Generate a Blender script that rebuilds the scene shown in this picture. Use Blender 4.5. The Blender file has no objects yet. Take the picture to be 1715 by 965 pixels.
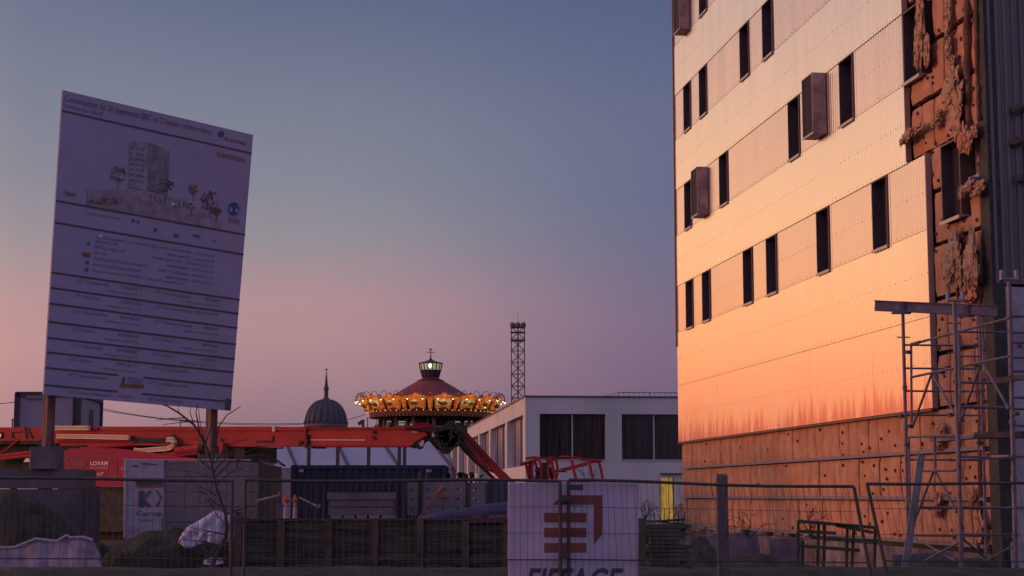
import bpy, math, random
from mathutils import Vector, Matrix, noise
SC = bpy.context.scene
COL = SC.collection
R = math.radians
# ------------------------------------------------------------------ camera
F = 2800.0
PITCH = math.atan((828 - 482.5) / F)
CAM = Vector((0, 0, 1.75))
cd = bpy.data.cameras.new('camera'); cam = bpy.data.objects.new('camera', cd); COL.objects.link(cam)
cam.location = CAM; cam.rotation_euler = (math.pi/2 + PITCH, 0, 0)
cd.sensor_width = 36; cd.lens = 36*F/1715; cd.clip_start = .1; cd.clip_end = 6000
SC.camera = cam
# ------------------------------------------------------------------ sky
world = bpy.data.worlds.new('World'); SC.world = world; world.use_nodes = True
nt = world.node_tree; nt.nodes.clear()
def N_(t, **k):
    n = nt.nodes.new(t)
    for a, b in k.items(): setattr(n, a, b)
    return n
def L_(a, b): nt.links.new(a, b)
def math_(op, a, b=None):
    n = N_('ShaderNodeMath', operation=op)
    for i, v in enumerate((a, b)):
        if v is None: continue
        if isinstance(v, (int, float)): n.inputs[i].default_value = v
        else: L_(v, n.inputs[i])
    return n.outputs[0]
tc = N_('ShaderNodeTexCoord'); sp = N_('ShaderNodeSeparateXYZ'); L_(tc.outputs['Generated'], sp.inputs[0])
elev = math_('MULTIPLY', math_('ARCSINE', sp.outputs[2]), 180/math.pi)
azim = math_('MULTIPLY', math_('ARCTAN2', sp.outputs[0], sp.outputs[1]), 180/math.pi)   # 0 ahead, negative left
def srgb(r, g, b): return tuple((x/255/12.92 if x <= 10 else ((x/255+.055)/1.055)**2.4) for x in (r, g, b))
def ramp(stops, src, lo, hi):
    mr = N_('ShaderNodeMapRange'); L_(src, mr.inputs[0]); mr.inputs[1].default_value = lo; mr.inputs[2].default_value = hi
    cr = N_('ShaderNodeValToRGB'); L_(mr.outputs[0], cr.inputs[0]); e = cr.color_ramp
    while len(e.elements) < len(stops): e.elements.new(.5)
    for el, (p, c) in zip(e.elements, stops): el.position = (p-lo)/(hi-lo); el.color = (*c, 1)
    return cr.outputs[0]
def mixc(f, a, b):
    m = N_('ShaderNodeMix', data_type='RGBA'); L_(f, m.inputs[0]); L_(a, m.inputs[6]); L_(b, m.inputs[7]); return m.outputs[2]
def step_(src, lo, hi):
    mr = N_('ShaderNodeMapRange', interpolation_type='SMOOTHSTEP'); L_(src, mr.inputs[0]); mr.inputs[1].default_value = lo; mr.inputs[2].default_value = hi
    return mr.outputs[0]
S = srgb
left = ramp([(-4, S(150,118,128)), (0, S(160,124,132)), (2.6, S(178,137,141)), (4.6, S(193,147,147)), (6.5, S(184,147,148)), (8.6, S(155,144,150)), (10.7, S(137,135,148)), (14, S(121,126,146)), (16.5, S(109,116,140)), (20, S(84,93,122)), (34, (.13,.14,.26)), (80, (.19,.18,.34))], elev, -5, 90)
mid = ramp([(-4, S(120,95,112)), (1.5, S(135,106,123)), (3.9, S(165,130,138)), (5.3, S(176,138,144)), (6.6, S(176,141,147)), (8.7, S(147,140,148)), (10.7, S(131,134,149)), (13.6, S(118,123,144)), (16.5, S(99,107,135)), (20, S(84,92,122)), (34, (.13,.14,.26)), (80, (.19,.18,.34))], elev, -5, 90)
right = ramp([(-4, S(95,74,100)), (1.5, S(106,85,111)), (3.8, S(119,98,126)), (5.7, S(122,106,131)), (7.7, S(113,108,135)), (9.7, S(105,108,138)), (12.6, S(103,109,138)), (16.5, S(87,97,132)), (20, S(74,86,126)), (34, (.13,.14,.26)), (80, (.19,.18,.34))], elev, -5, 90)
glow = ramp([(-4, (.8,.11,.06)), (0, (1.6,.09,.045)), (2.6, (2.1,.23,.08)), (4.6, (2.05,.74,.17)), (7.5, (1.72,1.08,.40)), (11.5, (1.24,.81,.56)), (16, (.62,.53,.52)), (24, (.52,.44,.46)), (40, (.32,.29,.36)), (80, (.19,.19,.34))], elev, -5, 90)
back = ramp([(-4, (.17,.13,.21)), (0, (.27,.205,.33)), (8, (.31,.24,.41)), (20, (.25,.22,.39)), (50, (.21,.20,.35)), (80, (.19,.19,.34))], elev, -5, 90)
front = mixc(step_(azim, -7.5, 7), mixc(step_(azim, -19, -7), left, mid), right)
absaz = math_('ABSOLUTE', azim)
c1 = mixc(step_(absaz, 30, 110), front, back)                     # fades to the dark violet east
gm = math_('SUBTRACT', 1.0, step_(math_('ABSOLUTE', math_('ADD', azim, 64)), 33, 48))   # afterglow band centred to the left
c2 = mixc(gm, c1, glow)
sky = N_('ShaderNodeTexSky', sky_type='NISHITA', sun_disc=False, sun_elevation=R(1.0), sun_rotation=R(-92))
skb = N_('ShaderNodeBackground'); L_(sky.outputs[0], skb.inputs[0]); skb.inputs[1].default_value = .004
bg = N_('ShaderNodeBackground'); L_(c2, bg.inputs[0]); bg.inputs[1].default_value = 1.0
ad = N_('ShaderNodeAddShader'); L_(bg.outputs[0], ad.inputs[0]); L_(skb.outputs[0], ad.inputs[1])
ow = N_('ShaderNodeOutputWorld'); L_(ad.outputs[0], ow.inputs[0])
# ------------------------------------------------------------------ low sun
sl = bpy.data.lights.new('sun', 'SUN'); sl.energy = 1.0; sl.angle = R(14); sl.color = (1, .36, .18)
so = bpy.data.objects.new('sun', sl); COL.objects.link(so)
SAZ, SEL = R(-98), R(3.5)
sd = Vector((math.sin(SAZ)*math.cos(SEL), math.cos(SAZ)*math.cos(SEL), math.sin(SEL)))
so.rotation_euler = sd.to_track_quat('Z', 'Y').to_euler()
vs = SC.view_settings; vs.view_transform = 'Standard'; vs.look = 'None'; vs.exposure = 0; vs.gamma = 1
# ------------------------------------------------------------------ helpers
def ray(px, py):
    x = (px-857.5)/F; v = (482.5-py)/F; c, s = math.cos(PITCH), math.sin(PITCH)
    return Vector((x, c - s*v, s + c*v))
def W(px, py, Y):
    r = ray(px, py); return CAM + r*(Y/r.y)
def plane_hit(px, py, O, N):
    r = ray(px, py); t = (O-CAM).dot(N)/r.dot(N); return CAM + r*t
MATS = {}
def M(name, col, rough=.75, metal=0., var=.25, scale=4., bump=0., emit=None, es=1., col2=None, coords='Object', detail=6, bscale=None, spec=.5, stretch=None):
    if name in MATS: return MATS[name]
    m = bpy.data.materials.new(name); m.use_nodes = True; t = m.node_tree; p = t.nodes['Principled BSDF']
    p.inputs['Roughness'].default_value = rough; p.inputs['Metallic'].default_value = metal
    p.inputs['Specular IOR Level'].default_value = spec
    tcn = t.nodes.new('ShaderNodeTexCoord'); src = tcn.outputs[coords]
    if stretch:
        mp = t.nodes.new('ShaderNodeMapping'); mp.inputs['Scale'].default_value = stretch; t.links.new(src, mp.inputs[0]); src = mp.outputs[0]
    if var or col2:
        nz = t.nodes.new('ShaderNodeTexNoise'); nz.inputs['Scale'].default_value = scale; nz.inputs['Detail'].default_value = detail
        nz.inputs['Roughness'].default_value = .62
        t.links.new(src, nz.inputs['Vector'])
        cr = t.nodes.new('ShaderNodeValToRGB'); e = cr.color_ramp.elements
        e[0].position = .32; e[1].position = .68
        c2_ = col2 or tuple(x*(1-var*1.6) for x in col)
        e[0].color = (*c2_, 1); e[1].color = (*[min(1, x*(1+(0 if col2 else var*.6))) for x in col], 1)
        t.links.new(nz.outputs[0], cr.inputs[0]); t.links.new(cr.outputs[0], p.inputs['Base Color'])
        mr = t.nodes.new('ShaderNodeMapRange'); mr.inputs[3].default_value = max(0.02, rough-.1); mr.inputs[4].default_value = min(1, rough+.12)
        t.links.new(nz.outputs[0], mr.inputs[0]); t.links.new(mr.outputs[0], p.inputs['Roughness'])
    else: p.inputs['Base Color'].default_value = (*col, 1)
    if bump:
        nb = t.nodes.new('ShaderNodeTexNoise'); nb.inputs['Scale'].default_value = bscale or scale*4; nb.inputs['Detail'].default_value = 8
        t.links.new(src, nb.inputs['Vector']); bp = t.nodes.new('ShaderNodeBump'); bp.inputs['Strength'].default_value = bump; bp.inputs['Distance'].default_value = .03
        t.links.new(nb.outputs[0], bp.inputs['Height']); t.links.new(bp.outputs[0], p.inputs['Normal'])
    if emit: p.inputs['Emission Color'].default_value = (*emit, 1); p.inputs['Emission Strength'].default_value = es
    MATS[name] = m; return m
def tag(o, label=None, cat=None, group=None, kind=None):
    if label: o['label'] = label
    if cat: o['category'] = cat
    if group: o['group'] = group
    if kind: o['kind'] = kind
    return o
def empty(name, loc, label, cat, group=None):
    o = bpy.data.objects.new(name, None); o.empty_display_size = .3; o.location = loc; COL.objects.link(o)
    return tag(o, label, cat, group)
def root_loc(p):
    while p.parent: p = p.parent
    return Vector(p.location)
class MB:
    def __init__(s): s.v = []; s.f = []; s.m = []; s.mi = 0
    def face(s, pts):
        b = len(s.v); s.v += [Vector(p) for p in pts]; s.f.append(list(range(b, b+len(pts)))); s.m.append(s.mi); return s
    def grid(s, rows, closed=False):
        b = len(s.v); n = len(rows[0])
        for r in rows: s.v += [Vector(p) for p in r]
        for i in range(len(rows)-1):
            for j in range(n if closed else n-1):
                k = (j+1) % n; s.f.append([b+i*n+j, b+i*n+k, b+(i+1)*n+k, b+(i+1)*n+j]); s.m.append(s.mi)
        return s
    def hexa(s, c):       # 8 corners: bottom 4 ccw, top 4 ccw
        b = len(s.v); s.v += [Vector(p) for p in c]
        for f in ((3,2,1,0),(4,5,6,7),(0,1,5,4),(1,2,6,5),(2,3,7,6),(3,0,4,7)): s.f.append([b+i for i in f]); s.m.append(s.mi)
        return s
    def box(s, a, b):
        x0,y0,z0 = a; x1,y1,z1 = b
        if x0>x1: x0,x1=x1,x0
        if y0>y1: y0,y1=y1,y0
        if z0>z1: z0,z1=z1,z0
        return s.hexa([(x0,y0,z0),(x1,y0,z0),(x1,y1,z0),(x0,y1,z0),(x0,y0,z1),(x1,y0,z1),(x1,y1,z1),(x0,y1,z1)])
    def obox(s, o, ax, ay, az):   # origin corner + three edge vectors
        o, ax, ay, az = map(Vector, (o, ax, ay, az))
        return s.hexa([o, o+ax, o+ax+ay, o+ay, o+az, o+ax+az, o+ax+ay+az, o+ay+az])
    def bar(s, p, q, w, h=None, up=(0,0,1)):
        h = h or w; p, q = Vector(p), Vector(q); d = (q-p).normalized(); u = Vector(up)
        if abs(d.dot(u)) > .98: u = Vector((0,1,0))
        a = d.cross(u).normalized(); b = a.cross(d)
        return s.obox(p - a*w/2 - b*h/2, a*w, b*h, q-p)
    def tube(s, p, q, r, n=8, r2=None): return s.path([p, q], [r, r if r2 is None else r2], n)
    def path(s, pts, r, n=6):
        pts = [Vector(p) for p in pts]; rs = r if isinstance(r, (list, tuple)) else [r]*len(pts); rows = []; a = None
        for i, p in enumerate(pts):
            d = (pts[min(i+1, len(pts)-1)] - pts[max(i-1, 0)]).normalized()
            if a is None:
                u = Vector((0,0,1)) if abs(d.z) < .9 else Vector((1,0,0)); a = d.cross(u).normalized()
            else: a = (a - d*a.dot(d)).normalized()
            b = d.cross(a)
            rows.append([p + (a*math.cos(t) + b*math.sin(t))*rs[i] for t in [2*math.pi*k/n for k in range(n)]])
        base = len(s.v); s.grid(rows, True)
        s.f.append([base+k for k in range(n)][::-1]); s.m.append(s.mi)
        s.f.append([base+(len(rows)-1)*n+k for k in range(n)]); s.m.append(s.mi)
        return s
    def lathe(s, prof, c, n=24, a0=0, ripple=None):
        c = Vector(c); rows = []
        for r, z in prof:
            rows.append([c + Vector((math.cos(a0+2*math.pi*k/n)*r*(1 if not ripple else 1+ripple*(k % 2)), math.sin(a0+2*math.pi*k/n)*r*(1 if not ripple else 1+ripple*(k % 2)), z)) for k in range(n)])
        s.grid(rows, True); return s
    def prism(s, pts, ext):
        pts = [Vector(p) for p in pts]; ext = Vector(ext); n = len(pts); b = len(s.v)
        s.v += pts + [p+ext for p in pts]
        s.f.append([b+i for i in range(n)]); s.f.append([b+n+i for i in range(n)][::-1]); s.m += [s.mi]*2
        for i in range(n): s.f.append([b+i, b+n+i, b+n+(i+1) % n, b+(i+1) % n]); s.m.append(s.mi)
        return s
    def disc(s, c, nrm, r, n=10, th=.01, sy=1.):
        c = Vector(c); nrm = Vector(nrm).normalized(); u = Vector((0,0,1)) if abs(nrm.z) < .9 else Vector((1,0,0)); a = nrm.cross(u).normalized(); b = nrm.cross(a)
        return s.prism([c + a*math.cos(2*math.pi*k/n)*r + b*math.sin(2*math.pi*k/n)*r*sy for k in range(n)], nrm*th)
    def blob(s, c, rx, ry, rz, seed=0, amp=.3, fr=1.5, n=18, m=12):
        c = Vector(c); rows = []
        for i in range(m+1):
            th = math.pi*i/m; row = []
            for k in range(n):
                ph = 2*math.pi*k/n; d = Vector((math.sin(th)*math.cos(ph), math.sin(th)*math.sin(ph), math.cos(th)))
                q = 1 + amp*noise.fractal(d*fr + Vector((seed*7.3, seed, 0)), 1, 2, 4)
                row.append(c + Vector((d.x*rx*q, d.y*ry*q, d.z*rz*q)))
            rows.append(row)
        return s.grid(rows, True)
    def build(s, name, mats, parent=None, origin=None, smooth=False):
        o0 = root_loc(parent) if parent else Vector(origin or (0,0,0))
        me = bpy.data.meshes.new(name); me.from_pydata([tuple(p - o0) for p in s.v], [], s.f)
        if not isinstance(mats, (list, tuple)): mats = [mats]
        for m in mats: me.materials.append(m)
        me.polygons.foreach_set('material_index', s.m)
        if smooth: me.polygons.foreach_set('use_smooth', [True]*len(s.f))
        me.update()
        o = bpy.data.objects.new(name, me); COL.objects.link(o)
        if parent: o.parent = parent
        else: o.location = o0
        return o
def build_split(mb, name, mats, parent, smooth=False):
    par = list(range(len(mb.v)))
    def fd(a):
        while par[a] != a: par[a] = par[par[a]]; a = par[a]
        return a
    for f in mb.f:
        r0 = fd(f[0])
        for q in f[1:]: par[fd(q)] = r0
    gs = {}
    for f, m in zip(mb.f, mb.m): gs.setdefault(fd(f[0]), []).append((f, m))
    out = []
    for g in gs.values():
        n = MB(); mp = {}
        for f, m in g:
            for q in f:
                if q not in mp: mp[q] = len(n.v); n.v.append(mb.v[q])
            n.f.append([mp[q] for q in f]); n.m.append(m)
        out.append(n.build(name, mats, parent, smooth=smooth))
    return out
def copy_tree(o, loc, label=None, rotz=None):
    def rec(a, par):
        c = a.copy(); COL.objects.link(c); c.parent = par
        for ch in [x for x in list(COL.objects) if x.parent is a]: rec(ch, c)
        return c
    c = rec(o, None); c.location = loc
    if rotz is not None: c.rotation_euler.z = rotz
    if label: c['label'] = label
    return c
def text_pts(s, bold=False, shear=0.):
    cu = bpy.data.curves.new('t', 'FONT'); cu.body = s; cu.resolution_u = 3; cu.shear = shear
    if bold: cu.offset = .022
    ob = bpy.data.objects.new('t', cu); COL.objects.link(ob); dg = bpy.context.evaluated_depsgraph_get(); dg.update()
    me = bpy.data.meshes.new_from_object(ob.evaluated_get(dg)); vs_ = [v.co.copy() for v in me.vertices]; fs = [list(p.vertices) for p in me.polygons]
    bpy.data.objects.remove(ob); bpy.data.curves.remove(cu); bpy.data.meshes.remove(me)
    x0 = min(v.x for v in vs_); x1 = max(v.x for v in vs_)
    return [((v.x-x0)/(x1-x0), v.y/.72) for v in vs_], fs
def text_on(mb, s, fn, u0, u1, v0, h, bold=False, shear=0.):
    """fn(u, v) -> 3D point (v downwards); text from u0 to u1 with its baseline at v0"""
    vv, ff = text_pts(s, bold, shear); b = len(mb.v)
    mb.v += [fn(u0+(u1-u0)*x, v0-h*y) for x, y in vv]
    for f in ff: mb.f.append([b+i for i in f]); mb.m.append(mb.mi)
rnd = random.Random(7)
# ------------------------------------------------------------------ ground
gm_ = M('dirt_ground', (.05,.046,.046), .95, var=.4, scale=.6, bump=.6)
tag(MB().face([(-3000,-200,0),(3000,-200,0),(3000,4000,0),(-3000,4000,0)]).build('ground', gm_), kind='structure')
# low earth bank just behind the site fence
rows = []
for i in range(14):
    t = i/13; y = 20.6 + t*3.2; row = []
    for k in range(160):
        x = -14 + k*28/159; hh = .80*math.sin(math.pi*min(1, t*1.0+.02))**.45 if t < .98 else 0
        row.append((x, y, max(-.02, hh*(1+.03*noise.noise(Vector((x*.8, y, 0)))) + .015*noise.noise(Vector((x*5, y*5, 3))))))
    rows.append(row)
tag(MB().grid(rows).build('earth_bank', M('bank_soil', (.062,.064,.05), .95, var=.4, scale=3, bump=.8), smooth=True), kind='structure')
# ------------------------------------------------------------------ tower block
VP = ray(483, 828).normalized(); U = -VP; U.z = 0; U.normalize(); NN = Vector((U.y, -U.x, 0)); INW = -NN
O = W(1138, 828, 54.6); O.z = 0
def fac(px, py):
    p = plane_hit(px, py, O, NN); return (p-O).dot(U), p.z
def fp(u, z, off=0.): return O + U*u + NN*off + Vector((0,0,z))
clad_a = M('cladding_a', (.80,.76,.72), .27, metal=.8, var=.04, scale=1.2, stretch=(1,1,.15), detail=3)
clad_b = M('cladding_b', (.73,.66,.65), .29, metal=.78, var=.06, scale=1.5, stretch=(1,1,.12), detail=3)
screwm = M('screw', (.38,.28,.25), .5, var=0)
joint = M('cladding_joint', (.44,.31,.27), .8, var=0)
wool = M('mineral_wool', (.68,.37,.23), .95, var=.2, scale=2.2, bump=.7, bscale=14, col2=(.50,.225,.14), detail=9)
woolf = M('torn_wool', (.66,.44,.29), 1, var=.3, scale=7, bump=1., bscale=30, col2=(.45,.27,.17))
membrane = M('black_membrane', (.075,.075,.07), .9, var=.3)
alu = M('aluminium_rail', (.26,.22,.29), .6, metal=.1, var=.15)
conc = M('concrete', (.26,.225,.235), .9, var=.3, scale=1.3, bump=.4, detail=10)
darkclad = M('dark_cladding', (.20,.17,.18), .5, metal=.35, var=.15, scale=2, stretch=(1,1,.2))
glassd = M('dark_glass', (.06,.055,.065), .5, var=0, spec=.06)
framed = M('window_reveal', (.16,.11,.12), .5, metal=.4, var=.15)
sillm = M('window_sill', (.50,.46,.50), .4, metal=.5, var=.1)
boxm = M('box_panel', (.48,.35,.36), .5, metal=.45, var=.35, scale=2.5, detail=9)
TB = empty('tower_block', fp(12, 0, -6), 'unfinished tower block clad in pale corrugated metal glowing orange, its corner insulation still bare', 'building')
ZB, ZS, WH = 7.0, 3.2, 1.53          # first window sill, storey height, window height
TOP = 27.6; UL = 24.6                # top of wall, length of facade
wrows = []
r1 = [fac(x, 500)[0] for x in ()]
def uc(px, py): return fac(px, py)[0]
row1 = [uc(1155.5,510), uc(1183.5,497), uc(1253.5,464), uc(1293,443), uc(1379.5,403), uc(1475,356), uc(1592,300)]
row2 = [uc(1153,345), uc(1212.5,300), uc(1330.5,212), uc(1418.5,148), uc(1527,70)]
row3 = [uc(1151.5,180), uc(1178,151), uc(1247.5,85), uc(1286,49), 17.6, 21.2]
row4 = [uc(1178,0), 8.0, 10.9, 15.3, 19.3]
WINR = [row1, row2, row3, row4, [2.0, 6.1, 13.2, 17.1, 21.2], [3.8, 8.7, 11, 15.3, 19.3, 23]]
ww = .94
core = MB()                                    # concrete core with window openings left open behind the glass
def quadF(mb, u0, u1, z0, z1, off): mb.face([fp(u0,z0,off), fp(u1,z0,off), fp(u1,z1,off), fp(u0,z1,off)])
def split(u0, u1, holes):
    out = []; a = u0
    for h in sorted(holes):
        if h[0] > a: out.append((a, min(h[0], u1)))
        a = max(a, h[1])
    if a < u1: out.append((a, u1))
    return out
bands = [(0, ZB, [])]
for i, r_ in enumerate(WINR):
    zb = ZB + i*ZS; bands.append((zb, zb+WH, r_)); bands.append((zb+WH, zb+ZS if i < 5 else TOP, []))
for z0, z1, ws in bands:
    for a, b in split(0, UL-.3, [(w-ww/2-.03, w+ww/2+.03) for w in ws]): quadF(core, a, b, z0, z1, -.30)
# far side, right side, rear and roof of the block; top wall
DEP = 14
core.face([fp(0,0,-.3), fp(0,TOP,-.3), fp(0,TOP,-DEP), fp(0,0,-DEP)])
core.face([fp(0,0,-DEP), fp(UL,0,-DEP), fp(UL,TOP,-DEP), fp(0,TOP,-DEP)])
core.face([fp(0,TOP,0), fp(UL,TOP,0), fp(UL,TOP,-DEP), fp(0,TOP,-DEP)])
core.face([fp(UL-.3,0,-.3), fp(UL-.3,TOP,-.3), fp(UL-.3,TOP,-DEP), fp(UL-.3,0,-DEP)])
core.build('wall', conc, TB)
def corr(mb, u0, u1, z0, z1, off, pitch=.150, amp=.0100, thick_bottom=True):
    n = max(2, int(round((u1-u0)/pitch*8))); lo, hi = [], []
    for i in range(n+1):
        u = u0 + (u1-u0)*i/n; ph = (u/pitch) % 1.0
        d = off + amp*math.cos(2*math.pi*u/pitch)
        lo.append(fp(u, z0, d)); hi.append(fp(u, z1, d))
    mb.grid([lo, hi]); mb.grid([[p + INW*.04 for p in lo], lo])
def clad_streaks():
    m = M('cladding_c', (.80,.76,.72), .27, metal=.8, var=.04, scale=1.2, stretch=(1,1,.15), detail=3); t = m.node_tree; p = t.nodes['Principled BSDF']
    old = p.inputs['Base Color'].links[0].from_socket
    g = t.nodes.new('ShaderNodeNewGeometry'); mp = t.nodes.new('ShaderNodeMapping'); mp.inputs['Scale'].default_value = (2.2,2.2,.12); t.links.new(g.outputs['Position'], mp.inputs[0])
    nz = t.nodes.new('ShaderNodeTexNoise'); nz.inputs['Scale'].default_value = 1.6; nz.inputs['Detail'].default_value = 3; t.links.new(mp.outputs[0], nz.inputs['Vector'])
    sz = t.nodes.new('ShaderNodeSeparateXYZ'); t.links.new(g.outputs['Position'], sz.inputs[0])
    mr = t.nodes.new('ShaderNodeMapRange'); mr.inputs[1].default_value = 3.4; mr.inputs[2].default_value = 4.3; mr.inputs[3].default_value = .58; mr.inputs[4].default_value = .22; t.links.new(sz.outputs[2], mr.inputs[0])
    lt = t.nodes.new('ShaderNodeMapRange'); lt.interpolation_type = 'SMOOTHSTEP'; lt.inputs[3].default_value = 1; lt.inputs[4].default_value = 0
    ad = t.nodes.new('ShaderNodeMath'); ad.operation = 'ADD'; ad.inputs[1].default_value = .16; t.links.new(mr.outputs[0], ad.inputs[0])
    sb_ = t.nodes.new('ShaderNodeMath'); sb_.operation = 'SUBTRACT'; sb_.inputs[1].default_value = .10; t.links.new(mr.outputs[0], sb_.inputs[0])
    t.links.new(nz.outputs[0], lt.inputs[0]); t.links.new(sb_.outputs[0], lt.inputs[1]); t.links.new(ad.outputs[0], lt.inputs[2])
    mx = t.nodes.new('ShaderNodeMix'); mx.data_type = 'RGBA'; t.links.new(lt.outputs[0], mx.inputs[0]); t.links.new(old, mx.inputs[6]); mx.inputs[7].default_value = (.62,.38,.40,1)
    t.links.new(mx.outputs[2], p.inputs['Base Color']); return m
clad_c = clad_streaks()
STEP = 8.6; UE1, UE2 = 21.8, 20.77
zz = [(3.43, 5.25, [], 0), (5.25, ZB, [], 0)]
for i, r_ in enumerate(WINR):
    zb = ZB + i*ZS; zz.append((zb, zb+WH, r_, 1)); zz.append((zb+WH, zb+ZS if i < 5 else TOP, [], 0))
screws = MB(); joints = MB()
for bi, (z0, z1, ws, kind) in enumerate(zz):
    mb = MB(); ue = UE1 if z0 < STEP-.2 else UE2
    if z0 > 13: ue = UE2 if z0 < 12 else UE2
    for a, b in split(0.0, ue, [(w-ww/2, w+ww/2) for w in ws if w < ue+.4]):
        mb = MB(); corr(mb, a, b, z0+.012, z1, 0 if kind == 0 else -.014)
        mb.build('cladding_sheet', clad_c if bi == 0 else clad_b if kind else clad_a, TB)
    for a, b in split(0.0, ue, [(w-ww/2, w+ww/2) for w in ws if w < ue+.4] ):
        for zs in ((z0+.06, (z0+z1)/2) if bi != 0 else (z0+.1, (z0+z1)/2)):
            u = a+.1 + (.04 if zs > z0+.2 else 0)
            while u < b-.05:
                if rnd.random() < .93: screws.obox(fp(u, zs, .011 if kind == 0 else -.003), U*.018, NN*.008, (0,0,.016))
                u += .30
for bi, (z0, z1, ws, kind) in enumerate(zz[1:]):
    ue = UE1 if z0 < STEP-.2 else UE2
    for a, b in split(0.0, ue, [(w-ww/2, w+ww/2) for w in (ws or zz[bi][2]) if w < ue+.4]):
        joints.obox(fp(a, z0-.001, -.03), U*(b-a), NN*.035, (0,0,.009))
tag(screws.build('cladding_screws', screwm, TB), kind='stuff')
joints.build('cladding_joint', joint, TB)
MB().obox(fp(0, 3.38, -.03), U*UE1, NN*.07, (0,0,.045)).build('bottom_flashing', framed, TB)
e = MB(); e.obox(fp(-.05, 6.55, -.5), U*.05, NN*.56, (0,0,TOP-6.55)); e.build('corner_trim', M('trim', (.35,.2,.18), .5, metal=.4), TB)
e = MB(); e.obox(fp(-.16, 10.1, -.5), U*.10, NN*.45, (0,0,TOP-10.1)); e.obox(fp(-.13, 6.6, -.42), U*.06, NN*.40, (0,0,3.4)); e.build('corner_flashing', M('pale_trim', (.7,.62,.58), .5, metal=.3), TB)
e = MB(); e.obox(fp(UE1, 3.43, -.1), U*.03, NN*.115, (0,0,STEP-3.43-.05)); e.obox(fp(UE2, STEP-.03, -.1), U*.03, NN*.115, (0,0,TOP-STEP)); e.build('edge_strip', joint, TB)
# windows
for i, r_ in enumerate(WINR):
    zb = ZB + i*ZS
    for w in r_:
        bare = w > (UE1 if i == 0 else UE2)-.4
        a, b = w-ww/2, w+ww/2; mb = MB(); t = .035; o1 = .03 if not bare else .0
        mb.obox(fp(a, zb, -.30), U*t, NN*(.30+o1), (0,0,WH)); mb.obox(fp(b-t, zb, -.30), U*t, NN*(.30+o1), (0,0,WH))
        mb.obox(fp(a+t, zb+WH-t, -.30), U*(ww-2*t), NN*(.30+o1), (0,0,t))
        fr = mb.build('window', framed, TB)
        g = MB(); g.obox(fp(a+t, zb+.05, -.27), U*(ww-2*t), NN*.03, (0,0,WH-.05-t)); g.build('pane', glassd, fr)
        s_ = MB(); s_.obox(fp(a-.01, zb-.015, -.27), U*(ww+.02), NN*(.33), (0,0,.03)); s_.obox(fp(a-.01, zb-.05, .045), U*(ww+.02), NN*.012, (0,0,.065)); s_.build('sill', sillm, fr)
# projecting box windows
for (ub, zb, zt) in [(uc(1187,320), fac(1187,359.5)[1], fac(1187,279)[1]), (uc(1385,180), fac(1385,224)[1], fac(1385,121)[1]), (uc(1156,49), fac(1156,49)[1], fac(1156,49)[1]+1.75), (17.9, 16.75, 18.5), (9.0, 19.9, 21.6)]:
    wd, pr, t = .80, .34, .03; ua = ub-wd; mb = MB()
    mb.obox(fp(ua, zb, .02), U*t, NN*pr, (0,0,zt-zb)); mb.obox(fp(ua+wd-t, zb, .02), U*t, NN*pr, (0,0,zt-zb))
    mb.obox(fp(ua+t, zt-t, .02), U*(wd-2*t), NN*pr, (0,0,t)); mb.obox(fp(ua+t, zb, .02), U*(wd-2*t), NN*pr, (0,0,t))
    bx = mb.build('box_window', boxm, TB)
    g = MB(); g.obox(fp(ua+t, zb+t, .02+pr-.07), U*(wd-2*t), NN*.05, (0,0,zt-zb-2*t)); g.build('pane', M('box_glass', (.03,.022,.035), .5, var=0, spec=.05), bx)
    s_ = MB(); s_.obox(fp(ua-.01, zb-.012, .02+pr-.02), U*(wd+.02), NN*.03, (0,0,.04)); s_.build('sill', sillm, bx)
# insulation boards (bare zones) -------------------------------------------------
ins = MB()
def boards(u0, u1, z0, z1, bw, holes=(), washers=.75, gapz=.0, dz=0.):
    u = u0
    while u < u1-.05:
        w = min(bw*(1+rnd.uniform(-.12,.12)), u1-u)
        blocked = [h for h in holes if h[0] < u+w and h[1] > u]
        segs = [(z0, z1)]
        for h in blocked:
            segs = [s2 for s1 in segs for s2 in ((s1[0], min(s1[1], h[2])), (max(s1[0], h[3]), s1[1])) if s2[1]-s2[0] > .05]
        for (a, b) in segs:
            o_ = -.085 + rnd.uniform(-.018,.018); g = .008+rnd.random()*.008; n = 7; m = max(3, int((b-a)/.14)); rws = []
            for q in range(m+1):
                rr = []
                for j in range(n+1):
                    s1 = j/n; s2 = q/m; edge = min(s1, 1-s1)*n; ez = min(s2, 1-s2)*m
                    puff = -.035*(max(0, 1-edge))-.02*max(0, 1-ez)
                    uu = u+g+(w-2*g)*s1; zz_ = a+.006+(b-a-.012)*s2
                    rr.append(fp(uu + (.012*noise.noise(Vector((uu*3, zz_*2.5, 1))) if 0 < j < n else .008*noise.noise(Vector((zz_*5, u, 0)))), zz_, o_+puff+.022*noise.fractal(Vector((uu*2.1, zz_*2.1, 4)), 1, 2, 3)))
                rws.append(rr)
            ins.mi = 0; ins.grid(rws)
            ins.grid([[p+INW*.1 for p in rws[0]], rws[0]]); ins.grid([rws[-1], [p+INW*.1 for p in rws[-1]]])
            ins.grid([[r[0]+INW*.1 for r in rws], [r[0] for r in rws]]); ins.grid([[r[-1] for r in rws], [r[-1]+INW*.1 for r in rws]])
            ins.mi = 1; nw = 2 if b-a > .6 else 1
            for q in range(nw*2):
                if rnd.random() < washers:
                    ins.disc(fp(u+w*rnd.choice((.25,.5,.75))+rnd.uniform(-.05,.05), a+(b-a)*((q+.5)/(nw*2)+rnd.uniform(-.08,.08)), o_+.008), NN, rnd.uniform(.03,.044), 10, .02)
        u += w
zr = [fac(1138,785)[1], fac(1138,833)[1], fac(1138,878)[1]]
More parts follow.
